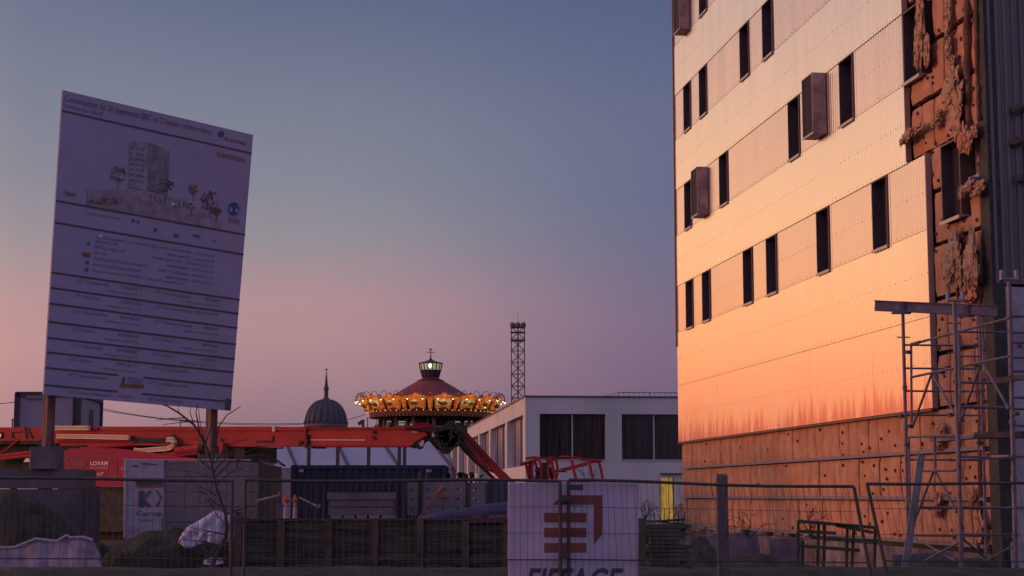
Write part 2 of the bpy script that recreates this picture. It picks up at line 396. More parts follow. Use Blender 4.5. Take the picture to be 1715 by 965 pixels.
lev = [3.40, zr[0]+.02, zr[1]+.02, zr[2]+.02]
for (zt_, zb_) in ((3.40, zr[0]+.04), (zr[0]-.04, zr[1]+.04), (zr[1]-.04, zr[2]+.04)):
    boards(.02, 15.8, zb_, zt_, .62, washers=.035)
    boards(15.8, 24.2, zb_, zt_, .62, washers=.26)
w2 = [(row1[-1]-ww/2-.03, row1[-1]+ww/2+.03, ZB-.03, ZB+WH+.03), (row2[-1]-ww/2, row2[-1]+ww/2+.03, ZB+ZS-.03, ZB+ZS+WH+.03), (row3[-1]-ww/2, row3[-1]+ww/2+.03, ZB+2*ZS-.03, ZB+2*ZS+WH+.03)]
z = 3.46
while z < STEP-.2:
    boards(UE1+.06, 24.25, z, min(z+1.0, 8.6), .6, w2, .45); z += 1.08
z = STEP+.02
while z < 20: boards(UE2+.06, 24.25, z, z+1.0, .6, w2, .45); z += 1.1
ins.build('insulation_boards', [wool, membrane], TB)
mb = MB(); quadF(mb, 0, UL-.3, .3, 3.4, -.24); quadF(mb, UE1, UL-.3, 3.4, STEP, -.24); quadF(mb, UE2, UL-.3, STEP, ZB+ZS, -.24); quadF(mb, UE2, row2[-1]-ww/2, ZB+ZS, 26, -.24)
quadF(mb, row2[-1]+ww/2+.03, UL-.3, ZB+ZS, 26, -.24)
# keep the membrane out of the bare windows
mb = MB(); quadF(mb, 0, UL-.3, .3, 3.4, -.24)
mb.build('backing_membrane', membrane, TB)
for z in zr:
    mb = MB(); mb.obox(fp(.0, z-.02, -.10), U*24.2, NN*.10, (0,0,.035)); mb.obox(fp(0, z-.02, -.02), U*24.2, NN*.012, (0,0,.07)); mb.build('rail', alu, TB)
# torn tufts of wool along the bottom and the corner
mb = MB()
for i in range(34):
    u = rnd.uniform(.1, 14); mb.blob(fp(u, zr[2]-.06-rnd.random()*.06, -.08), rnd.uniform(.12,.3), .07, rnd.uniform(.05,.13), i, .7, 2.2)
for i in range(5): mb.blob(fp(.05+i*.12, 1.2-i*.12, -.05), .2, .12, .22, i+50, .7, 2)
build_split(mb, 'wool_fringe', M('pale_wool', (.55,.40,.32), 1, var=.3, scale=6, bump=1., bscale=25), TB, smooth=True)
def tuft(cells, name='torn_wool', mat=woolf):
    for n0, (px, py, rx, rz, off) in enumerate(cells):
        mb = MB(); c = plane_hit(px, py, O + NN*off, NN)
        s = (c-CAM).length/F
        mb.blob(c, .03+.12*rx*s, rx*s*2.3, rz*s*1.15, px*.13+n0, .8, 2.1, 26, 22)
        for k_ in range(int(14+rz*.9)):                 # loose fibres
            a = rnd.uniform(0, 6.28); st = c + Vector((-.05, math.cos(a)*rx*s*1.3, math.sin(a)*rz*s*.7)); dr = Vector((math.cos(a)*.8+rnd.uniform(-.6,.6), rnd.uniform(-.8,.1), math.sin(a)-rnd.random()*.7)).normalized()*rnd.uniform(.03,.10)
            mb.path([st, st+dr*.6+Vector((0,0,-.01)), st+dr+Vector((0,0,-.03))], [.006,.004,.001], 4)
        mb.build(name, mat, TB, smooth=True)
tuft([(1540,14,8,26,.05),(1542,45,8,26,.05),(1538,75,10,24,.05),(1552,85,8,20,.05),(1536,98,5,12,.05)])
tuft([(1588,10,5,22,.0),(1586,45,5,24,.0),(1588,78,5,20,.0),(1594,105,7,10,.0)])
tuft([(1596,130,14,16,.03),(1590,150,14,18,.05),(1602,165,14,22,.05),(1600,195,13,26,.05),(1604,222,10,10,.05)])
tuft([(1535,218,16,6,.05),(1520,228,10,8,.1),(1512,237,6,4,.12),(1566,206,9,6,.05),(1572,190,8,5,.03)])
tuft([(1612,232,9,18,.08),(1622,240,7,14,.08),(1630,222,7,8,.06)], mat=wool)
tuft([(1622,312,14,7,.12),(1640,312,12,7,.12),(1610,322,5,8,.1),(1636,322,10,5,.1)])
tuft([(1598,420,12,26,.06),(1590,445,12,22,.06),(1606,455,10,20,.06)])
tuft([(1628,430,8,32,.12),(1634,455,6,20,.14),(1620,448,7,24,.1)], mat=woolf)
tuft([(1626,485,10,14,.03),(1615,492,8,12,.03),(1574,725,8,12,.03),(1572,745,6,6,.03),(1570,845,7,16,.03),(1640,880,7,18,.03),(1628,832,6,12,.03)], mat=wool)
mb = MB()
for (pts, w_) in (([(1618,0),(1620,90),(1623,215)], 9), ([(1634,0),(1637,120),(1640,200)], 6), ([(1612,395),(1604,430),(1605,500)],6), ([(1640,480),(1642,700),(1640,925)], 7), ([(1604,560),(1606,700),(1608,940)],5)):
    P_ = []
    for a_, b_ in zip(pts, pts[1:]):
        for q in range(8): P_.append(plane_hit(a_[0]+(b_[0]-a_[0])*q/8+rnd.uniform(-1.5,1.5), a_[1]+(b_[1]-a_[1])*q/8, O+NN*rnd.uniform(-.05,.0), NN))
    P_.append(plane_hit(*pts[-1], O, NN)); mb.path(P_, [w_*.62*(p-CAM).length/F*rnd.uniform(.7,1.25) for p in P_], 8)
build_split(mb, 'membrane_fold', M('fold', (.22,.11,.08), .9, bump=.8), TB, smooth=True)
mb = MB(); mb.obox(fp(24.25, 0, -.3), U*.42, NN*.24, (0,0,20)); mb.build('corner_membrane', membrane, TB)
# return face towards the street: dark corrugated above, raw concrete below
EE = INW; CR = fp(24.67, 0, -.12)
mb = MB(); n = 900; lo, hi = [], []
for i in range(n+1):
    s_ = i*DEP/n; ph = (s_/.16) % 1; d = .02*(1 if ph < .4 else -1 if .5 < ph < .9 else (1-(ph-.4)*20 if ph <= .5 else -1+(ph-.9)*20))
    p = CR + EE*s_ + U*d; lo.append(p+Vector((0,0,5.55))); hi.append(p+Vector((0,0,TOP)))
mb.grid([lo, hi]); mb.build('street_cladding', darkclad, TB)
mb = MB(); mb.obox(CR + EE*.1 - U*.33, EE*DEP, U*.3, (0,0,5.50)); mb.obox(CR + EE*.1 - U*.06, EE*DEP, U*.12, (0,0,.9))
mb.build('street_wall', M('street_concrete', (.52,.45,.50), .9, var=.3, scale=1.1, bump=.5, detail=10), TB)
mb = MB()
for (px, py) in ((1702,185),(1709,300),(1700,240)):
    c = plane_hit(px, py, CR, U); mb.blob(c+U*.1, .12, .1, .09, px, .3)
build_split(mb, 'cladding_bracket', membrane, TB)
mb = MB(); mb.obox(plane_hit(1622,308,fp(24.3,0,0),U)+Vector((0,0,0)), EE*.25, U*.1, (0,0,.12)); mb.build('blue_tape', M('blue_tape', (.16,.14,.35), .4), TB)
mb = MB(); mb.obox(fp(0,0,-.3), U*24.3, NN*.28, (0,0,zr[2]-.12)); mb.build('foundation', M('foundation', (.24,.19,.22), .9, var=.5, scale=1.6, bump=.4), TB)
# ------------------------------------------------------------------ white building
WBO = W(880, 828, 100); WBO.z = 0; dL = Vector((-274/2800*1.0, 1, 0)).normalized()
WX = dL.cross(Vector((0,0,1))).normalized()          # to the right along the front
def wl(t, z, off=0.): return WBO + dL*t - WX*off + Vector((0,0,z))       # left face
def wf(s, z, off=0.): return WBO + WX*s - dL*off + Vector((0,0,z))       # front face
white = M('white_render', (.74,.72,.70), .85, var=.10, scale=.35, stretch=(1,1,.25), detail=8, bump=.15)
dwin = M('front_glass', (.06,.042,.042), .25, var=.5, scale=.8, stretch=(6,1,.3))
curt = M('curtain_glass', (.20,.19,.27), .35, var=.5, scale=1.6, stretch=(3,3,.2))
wfr = M('white_frame', (.62,.58,.62), .5, var=.05)
WBD = empty('white_building', wl(40, 0, -8), 'low white two storey building with big dark windows and a glowing yellow doorway', 'building')
HT = W(880,665,100).z; zw0, zw1 = W(904,770,100).z, W(904,693,100).z
FS = 30.0
def xs(px): return (plane_hit(px, 800, WBO, -dL) - WBO).dot(WX)
wfront = [(xs(904), xs(1015)), (xs(1042), xs(1042)+3.97), (xs(1170), xs(1170)+4), (xs(1300), xs(1300)+4)]
def tl(px): return (plane_hit(px, 800, WBO, -WX) - WBO).dot(dL)
wleft = [(tl(876), tl(849)), (tl(846), tl(821)), (tl(818.5), tl(803)), (tl(800.5), tl(784)), (tl(781.5), tl(768)), (tl(765.5), tl(757)), (tl(755),tl(749.5))]
LT = tl(748)
mb = MB()
def wallgrid(mb, fn, s0, s1, z0, z1, holes):
    holes = sorted(holes)
    for a, b in split(s0, s1, holes): mb.face([fn(a,z0), fn(b,z0), fn(b,z1), fn(a,z1)])
dz0, dz1 = 0.1, W(1118,800,100).z
doorh = [(xs(1105), xs(1129))]
for (za, zb_, hh) in ((0, dz0, []), (dz0, dz1, doorh), (dz1, zw0, []), (zw0, zw1, wfront), (zw1, HT, [])): wallgrid(mb, wf, 0, FS, za, zb_, hh)
for (za, zb_, hh) in ((0, zw0-.35, []), (zw0-.35, zw1, wleft), (zw1, HT, [])): wallgrid(mb, wl, 0, LT, za, zb_, hh)
mb.face([wl(LT,0), wl(LT,0,-FS), wl(LT,HT,-FS), wl(LT,HT)]); mb.face([wl(0,0,-FS), wl(LT,0,-FS), wl(LT,HT,-FS), wl(0,HT,-FS)])
mb.face([wl(0,HT-.3), wl(0,HT-.3,-FS), wl(LT,HT-.3,-FS), wl(LT,HT-.3)])
for (a, b) in wfront+doorh:
    z0_, z1_ = (zw0, zw1) if (a, b) in wfront else (dz0, dz1)
    mb.face([wf(a,z0_), wf(a,z0_,-.3), wf(a,z1_,-.3), wf(a,z1_)]); mb.face([wf(b,z0_), wf(b,z0_,-.3), wf(b,z1_,-.3), wf(b,z1_)])
    mb.face([wf(a,z1_), wf(b,z1_), wf(b,z1_,-.3), wf(a,z1_,-.3)]); mb.face([wf(a,z0_), wf(b,z0_), wf(b,z0_,-.3), wf(a,z0_,-.3)])
for (a, b) in wleft:
    z0_, z1_ = zw0-.35, zw1
    mb.face([wl(a,z0_), wl(a,z0_,-.4), wl(a,z1_,-.4), wl(a,z1_)]); mb.face([wl(b,z0_), wl(b,z0_,-.4), wl(b,z1_,-.4), wl(b,z1_)])
    mb.face([wl(a,z1_), wl(b,z1_), wl(b,z1_,-.4), wl(a,z1_,-.4)]); mb.face([wl(a,z0_), wl(b,z0_), wl(b,z0_,-.4), wl(a,z0_,-.4)])
mb.build('wall', white, WBD)
MB().obox(wf(-.08, HT, .08), WX*(FS+.1), dL*.4, (0,0,.09)).obox(wl(.4,HT,.08), dL*(LT-.4), WX*.4, (0,0,.09)).build('parapet_coping', M('coping', (.16,.14,.17), .6), WBD)
for (a, b) in wfront:
    f = MB(); f.obox(wf((a+b)/2-.04, zw0, -.22), WX*.08, dL*.06, (0,0,zw1-zw0)); f.obox(wf(a, zw0-.06, .05), WX*(b-a), dL*.3, (0,0,.08))
    w_ = f.build('window', wfr, WBD); g = MB(); g.face([wf(a,zw0,-.28), wf(b,zw0,-.28), wf(b,zw1,-.28), wf(a,zw1,-.28)]); g.build('pane', dwin, w_)
for (a, b) in wleft:
    f = MB(); z0_ = zw0-.35
    for q in (.42, .8): f.obox(wl(a+(b-a)*q, z0_, -.3), dL*.35, WX*.08, (0,0,zw1-z0_))
    w_ = f.build('window', M('dark_mullion', (.12,.12,.18), .5), WBD); g = MB(); g.face([wl(a,z0_,-.36), wl(b,z0_,-.36), wl(b,zw1,-.36), wl(a,zw1,-.36)]); g.build('pane', curt, w_)
a, b = doorh[0]
d = MB(); d.obox(wf(a, dz0, -.1), WX*.06, dL*.1, (0,0,dz1-dz0)); d.obox(wf(b-.06, dz0, -.1), WX*.06, dL*.1, (0,0,dz1-dz0)); d.obox(wf(a+.55, dz0, -.1), WX*.03, dL*.1, (0,0,dz1-dz0))
dr = d.build('door', M('door_frame', (.2,.16,.05), .6), WBD)
yl = bpy.data.materials.new('lit_doorway'); yl.use_nodes = True; t = yl.node_tree; p = t.nodes['Principled BSDF']; p.inputs['Base Color'].default_value = (.3,.2,.02,1)
nz = t.nodes.new('ShaderNodeTexNoise'); tcn = t.nodes.new('ShaderNodeTexCoord'); t.links.new(tcn.outputs['Object'], nz.inputs['Vector']); nz.inputs['Scale'].default_value = 1.1
cr = t.nodes.new('ShaderNodeValToRGB'); cr.color_ramp.elements[0].color = (.16,.085,.012,1); cr.color_ramp.elements[0].position = .35; cr.color_ramp.elements[1].color = (.36,.21,.04,1); cr.color_ramp.elements[1].position = .6
t.links.new(nz.outputs[0], cr.inputs[0]); t.links.new(cr.outputs[0], p.inputs['Emission Color']); p.inputs['Emission Strength'].default_value = 1.
MB().face([wf(a,dz0,-.25), wf(b,dz0,-.25), wf(b,dz1,-.25), wf(a,dz1,-.25)]).build('lit_glass', yl, dr)
MB().obox(wf(xs(1106), W(1106,794,100).z, .25), WX*1.3, dL*.3, (0,0,.07)).build('door_canopy', M('coping', (.1,.1,.1)), WBD)
mb = MB(); ry = -4
for i in range(60):
    s_ = xs(1038) + .6 + i*.33; mb.tube(wf(s_, HT, ry), wf(s_, HT+.55, ry), .018 if i % 6 else .04, 4)
mb.tube(wf(xs(1038)+.6, HT+.55, ry), wf(FS, HT+.55, ry), .03, 5); mb.tube(wf(xs(1038)+.6, HT+.55, ry), wf(xs(1038)-.6, HT+.55, ry-14), .03, 5)
for i in range(18): mb.tube(wf(xs(1038)+.6-i*.066, HT, ry-i*.78), wf(xs(1038)+.6-i*.066, HT+.55, ry-i*.78), .018, 4)
mb.build('roof_railing', M('railing_grey', (.2,.18,.22), .5), WBD)
# ------------------------------------------------------------------ lattice tower
gsteel = M('grey_steel', (.22,.19,.21), .6, metal=.3)
Y = 260; LTc = W(867.5, 828, Y); LTc.z = 0
T = empty('lattice_tower', LTc, 'tall thin lattice steel mast with a lamp platform and antenna, rising behind the white building', 'mast')
hw = 1.02; Ht = W(867,548,Y).z; mb = MB(); br = MB()
cor = [(-hw,-hw),(hw,-hw),(hw,hw),(-hw,hw)]
for x, y in cor: mb.tube(LTc+Vector((x,y,0)), LTc+Vector((x,y,Ht+.5)), .09, 5)
mb.build('leg_frame', gsteel, T)
nb = 15; dzv = Ht/nb
for i in range(nb):
    for q in range(4):
        (x0,y0),(x1,y1) = cor[q], cor[(q+1) % 4]
        A, B = LTc+Vector((x0,y0,i*dzv)), LTc+Vector((x1,y1,i*dzv)); C_ = A+Vector((0,0,dzv)); D_ = B+Vector((0,0,dzv))
        br.tube(A, D_, .04, 4); br.tube(B, C_, .04, 4); br.tube(A, B, .045, 4)
br.build('bracing', gsteel, T)
MB().tube(LTc, LTc+Vector((0,0,Ht)), .12, 5).build('ladder', gsteel, T)
mb = MB(); mb.box((LTc.x-hw-.15, LTc.y-hw-.15, Ht-2.2), (LTc.x+hw+.15, LTc.y+hw+.15, Ht-2.0)); 
for z in (Ht-.9, Ht-.1): mb.box((LTc.x-hw-.15, LTc.y-hw-.15, z), (LTc.x+hw+.15, LTc.y+hw+.15, z+.1))
mb.build('platform', gsteel, T)
mb = MB()
for i in range(3):
    for y in (-hw, hw): mb.lathe([(0,.1),(.25,.2),(.42,-.05),(.38,-.3),(0,-.35)], LTc+Vector((-.85+i*.85, y, Ht+.45)), 8)
mb.build('floodlights', gsteel, T)
MB().tube(LTc+Vector((0,0,Ht)), LTc+Vector((0,0,W(867,522,Y).z)), .05, 4, .02).build('antenna', gsteel, T)
# ------------------------------------------------------------------ church dome
Y = 700; k = Y/F; DC = W(544,828,Y); DC.z = 0; zf = lambda py, YY=Y: W(544,py,YY).z
slate = M('slate', (.09,.08,.11), .7, var=.2, scale=.2); slate2 = M('dome_rib', (.15,.13,.16), .7); stone = M('dome_stone', (.22,.18,.19), .85)
D = empty('church_dome', DC, 'ribbed slate church dome with a lantern and slender spire on the horizon', 'church')
zb = zf(712); zt = zf(669); Rr = 34*k
prof = [(Rr*math.cos(a)**.85 if a < 1.5 else 0.9, zb + (zt-zb)*math.sin(a)) for a in [i*math.pi/2/12 for i in range(13)]]
prof[-1] = (4.5*k, zt)
MB().lathe(prof, DC, 40, ripple=.0).build('dome_shell', slate, D, smooth=True)
mb = MB()
for q in range(20):
    a = q*2*math.pi/20+.07; mb.path([DC+Vector((math.cos(a)*r*1.005, math.sin(a)*r*1.005, z)) for r, z in prof], [.55*max(.35, r/Rr) for r, z in prof], 5)
mb.build('dome_rib', slate2, D)
MB().lathe([(Rr*.97,0),(Rr*.97,zb-1),(Rr*1.07,zb-.8),(Rr*1.07,zb+.3),(Rr,zb+.5)], DC, 40).build('drum', stone, D)
mb = MB()
for q in range(24):
    a = q*2*math.pi/24; mb.lathe([(0,1.6),(.35,1.0),(.5,.3),(.35,-.2)], DC+Vector((math.cos(a)*Rr*1.05, math.sin(a)*Rr*1.05, zb+.2)), 6)
mb.build('finials', slate, D)
z5, z6, z7 = zf(668), zf(650), zf(622)
MB().lathe([(5*k,z5-.6),(5.2*k,z5+.2),(3.6*k,z5+.6),(3.4*k,z6-1),(4.4*k,z6-.6),(4.3*k,z6),(2.6*k,z6+1.2),(2.2*k,z6+2.5),(0.4*k,z7),(0,z7)], DC, 12).build('lantern_spire', slate, D)
MB().tube(DC+Vector((0,0,z7-.5)), DC+Vector((0,0,zf(616))), .14, 4).bar(DC+Vector((-.8,0,zf(619))), DC+Vector((.8,0,zf(619))), .25).build('cross', slate, D)
# ------------------------------------------------------------------ carousel
Y = 235; k = Y/F; CC = W(720,828,Y); CC.z = 0
def cz(py): return W(720,py,Y).z
red_d = M('carousel_roof', (.30,.05,.06), .7, var=.15, scale=.4); dkred = M('carousel_dark', (.10,.035,.04), .7); iron = M('carousel_iron', (.07,.06,.07), .6)
gold = M('carousel_gold', (.75,.40,.08), .5, var=.4, scale=2.6, col2=(.42,.06,.03)); cream = M('carousel_cream', (.80,.80,.50), .6, var=.3, scale=1.2, col2=(.30,.42,.28))
CA = empty('carousel', CC, 'large fairground carousel with a lantern roof and gilded lit canopy panels', 'carousel')
MB().lathe([(108*k,cz(678)),(76*k,cz(667)),(56*k,cz(658.5)),(40*k,cz(648.5)),(21*k,cz(638))], CC, 32).build('roof', red_d, CA)
MB().lathe([(22.5*k,cz(637.2)),(22*k,cz(638.2)),(14.5*k,cz(634)),(13.8*k,cz(632)),(16.8*k,cz(621)),(16.5*k,cz(620.8)),(16.5*k,cz(620.9))], CC, 16).build('lantern_base', dkred, CA)
mb = MB()
for q in range(16):
    a = (q+.5)*2*math.pi/16; c_, s_ = math.cos(a), math.sin(a)
    mb.tube(CC+Vector((c_*17*k,s_*17*k,cz(621))), CC+Vector((c_*19.6*k,s_*19.6*k,cz(609.5))), .07, 4)
    mb.tube(CC+Vector((c_*14.2*k,s_*14.2*k,cz(632))), CC+Vector((c_*17.2*k,s_*17.2*k,cz(620.5))), .06, 4)
mb.lathe([(17.3*k,cz(621.2)),(17.6*k,cz(620.2)),(17.0*k,cz(620.2))], CC, 16)
mb.build('lantern_frame', iron, CA)
gl = M('lantern_glass', (.4,.42,.3), .4, var=0, emit=(.50,.52,.30), es=.42)
MB().lathe([(16.4*k,cz(620.4)),(18.9*k,cz(609.8))], CC, 16).build('lantern_glass', gl, CA)
MB().lathe([(21*k,cz(609.2)),(20.6*k,cz(608.2)),(12*k,cz(606)),(4*k,cz(603.5)),(1.2*k,cz(600)),(.6*k,cz(590))], CC, 16).build('lantern_cap', dkred, CA)
mb = MB(); zc = cz(590); mb.tube(CC+Vector((0,0,cz(604))), CC+Vector((0,0,cz(586))), .06, 5); mb.tube(CC+Vector((-7*k,0,zc)), CC+Vector((7*k,0,zc)), .045, 4); mb.tube(CC+Vector((0,-7*k,zc)), CC+Vector((0,7*k,zc)), .045, 4)
rooster = [(-2.6,0),(-2.9,2.6),(-1.6,1.6),(-.5,1.2),(.6,1.4),(1.3,3.2),(2.0,3.4),(2.5,2.6),(1.9,2.4),(1.7,1),(.9,-.6),(.5,-1.8),(0,-.6),(-1.4,-.4)]
mb.prism([CC+Vector((x*k,0,cz(586)+y*k)) for x, y in rooster], (0,.08,0)); mb.build('weathervane', iron, CA)
MB().lathe([(.0,cz(617)),(1.6*k,cz(616)),(2.2*k,cz(614)),(1.6*k,cz(612)),(0,cz(611))], CC+Vector((0,-19.2*k,0)), 10).build('lantern_bulb', M('bulb_white', (1,1,.8), .5, var=0, emit=(1,.95,.6), es=5), CA)
# flared ring of painted panels
NP = 16; ph0 = math.asin(-17/112.)
rt, rb_, zt_, zb_ = 114*k, 102*k, cz(667.5), cz(690)
blub = M('bulb_warm', (1,.7,.3), .5, var=0, emit=(1,.55,.20), es=4)
green_b = M('bulb_green', (.1,.8,.2), .5, var=0, emit=(.2,1,.3), es=2)
def ringp(a, v, off=0.):           # v 0 bottom..1 top, on the flared cone; angle a from camera-facing direction
    r = rb_ + (rt-rb_)*v + off; return CC + Vector((math.sin(a)*r, -math.cos(a)*r, zb_+(zt_-zb_)*v - off*.3))
soff = MB(); soff.lathe([(rb_+.1,zb_-.1),(rb_-.2,zb_-.9),(86*k,cz(699)),(84*k,cz(697)),(rb_-.6,zb_+.4),(rt-.6,zt_-.6),(98*k,cz(674))], CC, 48)
soff.build('canopy_ring', dkred, CA)
fr = MB()
for q in range(96):
    a = q*2*math.pi/96; p0 = CC+Vector((math.sin(a)*(rb_-.1), -math.cos(a)*(rb_-.1), zb_-.2)); fr.tube(p0, p0+Vector((0,0,-.75)), .08, 3)
build_split(fr, 'fringe_tassel', M('fringe', (.14,.05,.035), .7), CA)
for q in range(NP):
    ac = ph0 + q*2*math.pi/NP; mb = MB(); da = 2*math.pi/NP*.385
    # cartouche: curved top crest, gold frame, painted inner, arch at foot
    def shape(sc, v0, vt, off, n=18):
        top = [(ac + da*sc*(2*j/n-1), vt + .16*math.cos((2*j/n-1)*1.5)*sc + .03*math.cos((2*j/n-1)*9)) for j in range(n+1)]
        bot = [(ac + da*sc*.86*(2*j/n-1), v0 + .10*(1-(2*j/n-1)**2)) for j in range(n+1)]
        return [ringp(a, v, off) for a, v in bot], [ringp(a, v, off) for a, v in top]
    mb.mi = 0; b0, t0 = shape(.94, .02, .84, .12); mb.grid([b0, t0])
    mb.mi = 1 if q % 3 else 2; b1, t1 = shape(.80, .22, .62, .17); mb.grid([b1, t1])
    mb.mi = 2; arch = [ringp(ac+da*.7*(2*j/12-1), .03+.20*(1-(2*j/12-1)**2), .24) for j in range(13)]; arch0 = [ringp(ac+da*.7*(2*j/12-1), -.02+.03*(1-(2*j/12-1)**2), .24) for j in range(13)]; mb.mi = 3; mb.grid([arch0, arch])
    mb.mi = 0; mb.path([p_ for p_ in arch], .14, 5)
    mb.path([ringp(ac+da*(2*j/12-1), .86+.15*math.cos((2*j/12-1)*1.5), .2) for j in range(13)], .14, 5)
    mb.blob(ringp(ac, 1.04, .2), .35, .2, .3, q, .2, n=8, m=6); mb.mi = 1
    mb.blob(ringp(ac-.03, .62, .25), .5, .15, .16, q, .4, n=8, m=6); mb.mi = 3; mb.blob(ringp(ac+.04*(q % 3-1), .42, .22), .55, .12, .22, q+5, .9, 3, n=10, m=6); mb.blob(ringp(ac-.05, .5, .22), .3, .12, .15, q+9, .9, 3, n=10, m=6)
    mb.mi = 4; mb.blob(ringp(ac, 1.12, .2), .14, .14, .2, q, .1, n=6, m=5)
    pn = mb.build('canopy_panel', [gold, cream, M('carousel_orange', (.6,.16,.04), .6, var=.4, scale=3, col2=(.45,.3,.08)), M('carousel_brown', (.07,.04,.03), .7, var=0), M('carousel_red', (.5,.05,.04), .5)], CA)  # dark brown fills the foot arch and small raised shapes
    ad_ = ac + math.pi/NP; mb = MB(); dw = 2*math.pi/NP*.09
    mb.grid([[ringp(ad_-dw*.8,-.1,.15), ringp(ad_+dw*.8,-.1,.15)], [ringp(ad_-dw,.3,.2), ringp(ad_+dw,.3,.2)], [ringp(ad_-dw*1.3,.75,.25), ringp(ad_+dw*1.3,.75,.25)], [ringp(ad_-dw*1.1,.95,.22), ringp(ad_+dw*1.1,.95,.22)], [ringp(ad_,1.2,.2), ringp(ad_+.001,1.2,.2)]])
    mb.blob(ringp(ad_, .6, .35), .3, .2, .4, q, .3, n=8, m=6); mb.blob(ringp(ad_, .25, .3), .22, .2, .4, q+3, .3, n=8, m=6)
    mb.build('canopy_shield', gold, CA)
    for da2 in (-.1, .1):
        g = MB(); a = ac+da2; pts = []
        for j in range(9):
            th = math.pi*j/8; pts.append(CC + Vector((math.sin(a), -math.cos(a), 0))*((rt-.3) + .62*(1-math.cos(th))) + Vector((0,0,zt_-.2+math.sin(th)*.85 + (-.3 if j == 8 else 0))))
        g.path(pts, .04, 4); g.lathe([(.0,.14),(.05,.12),(.2,-.06),(.17,-.06)], pts[-1], 8); lp = g.build('lamp_arm', iron, CA)
        b = MB(); c = CC + Vector((math.sin(a), -math.cos(a), 0))*(rt+.94) + Vector((0,0,zt_-.62)); b.blob(c, .085, .085, .09, 0, 0, n=8, m=6); b.build('bulb', blub, lp)
    if math.cos(ac) > -.25:
        ld = bpy.data.lights.new('carousel_lamp', 'POINT'); ld.energy = 130; ld.color = (1, .50, .15); ld.shadow_soft_size = .2
        lo_ = bpy.data.objects.new('carousel_lamp', ld); lo_.location = ringp(ac, .75, 2.3) - root_loc(CA); COL.objects.link(lo_); lo_.parent = CA
mb = MB()
for q in range(28):
    a = -1.5+q*3/27; mb.blob(ringp(a, -.03, .3), .07, .07, .07, 0, 0, n=5, m=4)
build_split(mb, 'small_bulb', M('bulb_dim', (1,.6,.3), .5, var=0, emit=(1,.5,.15), es=.9), CA)
MB().blob(CC+Vector((92*k,-60*k,cz(686))), .10, .10, .10, 0, 0, n=6, m=5).build('green_bulb', green_b, CA)
mb = MB(); rc = 84*k
for q in range(16):
    a = q*2*math.pi/16+.12; b_ = CC+Vector((math.sin(a)*rc, -math.cos(a)*rc, 0)); mb.tube(b_, b_+Vector((0,0,cz(694))), .28, 6)
    for s_ in (-1, 1):
        a2 = a+s_*.16; mb.tube(b_+Vector((0,0,cz(706))), CC+Vector((math.sin(a2)*rc, -math.cos(a2)*rc, cz(695))), .12, 4)
build_split(mb, 'column', dkred, CA)
mb = MB()
for z in (cz(702), cz(706), cz(711)):
    for q in range(24):
        a, a2 = q*2*math.pi/24, (q+1)*2*math.pi/24; mb.tube(CC+Vector((math.sin(a)*rc*.93,-math.cos(a)*rc*.93,z)), CC+Vector((math.sin(a2)*rc*.93,-math.cos(a2)*rc*.93,z)), .06, 4)
mb.build('railing', iron, CA)
MB().lathe([(30*k,0),(30*k,cz(690))], CC, 16).build('central_drum', dkred, CA)
MB().lathe([(86*k,0),(86*k,cz(800)),(86*k,cz(770)),(20*k,cz(770))], CC, 32).lathe([(80*k,cz(722)),(88*k,cz(722)),(88*k,cz(716)),(80*k,cz(716))], CC, 32).build('deck', dkred, CA)
mb = MB()
for q in range(16):
    a = q*2*math.pi/16; mb.lathe([(.35,-.35),(.3,0),(0,.1)], CC+Vector((math.sin(a)*(rb_-1), -math.cos(a)*(rb_-1), zb_-1.9)), 6); mb.tube(CC+Vector((math.sin(a)*(rb_-1), -math.cos(a)*(rb_-1), zb_-1.8)), CC+Vector((math.sin(a)*(rb_-1), -math.cos(a)*(rb_-1), zb_-.8)), .04, 4)
build_split(mb, 'hanging_lamp', iron, CA)
# ------------------------------------------------------------------ pale sheeted workshop roof
Y = 125; pale = M('pale_sheet', (.46,.44,.55), .7, var=.08, scale=.2); seam = M('roof_seam', (.14,.12,.16), .7)
x0 = W(300,800,Y).x; x1 = W(757,800,Y).x; ze = W(500,784,Y).z; zr_ = W(500,734,Y).z
GH = empty('workshop_hall', ((x0+x1)/2, Y+5, 0), 'low workshop hall with a pale sheeted sloping roof crossed by dark beams', 'building')
xr = W(733,745,Y).x
mb = MB(); mb.face([(x0,Y,ze),(x1,Y,ze),(xr,Y+6,zr_+.4),(x0,Y+6,zr_+.4)]); mb.face([(x1,Y,ze),(x1,Y+12,ze),(xr,Y+6,zr_+.4)]); mb.face([(x0,Y+12,ze),(x1,Y+12,ze),(xr,Y+6,zr_+.4),(x0,Y+6,zr_+.4)])
mb.build('roof', pale, GH)
MB().box((x0,Y+.05,0),(x1-.05,Y+11.9,ze-.01)).build('wall', M('hall_wall', (.36,.30,.38), .8), GH)
for a, b in (((480,748),(493,778)), ((566,748),(582,780)), ((645,748),(666,779)), ((400,748),(412,778)), ((724,742),(758,784))):
    A = W(a[0],a[1],Y+3); B = W(b[0],b[1],Y-.1)
    nY = lambda p: Vector((p.x, Y + 6*max(0,(p.z-ze)/(zr_+.4-ze)) - .12, p.z))
    MB().bar(nY(A), nY(B), .22, .12).build('roof_beam', seam, GH)
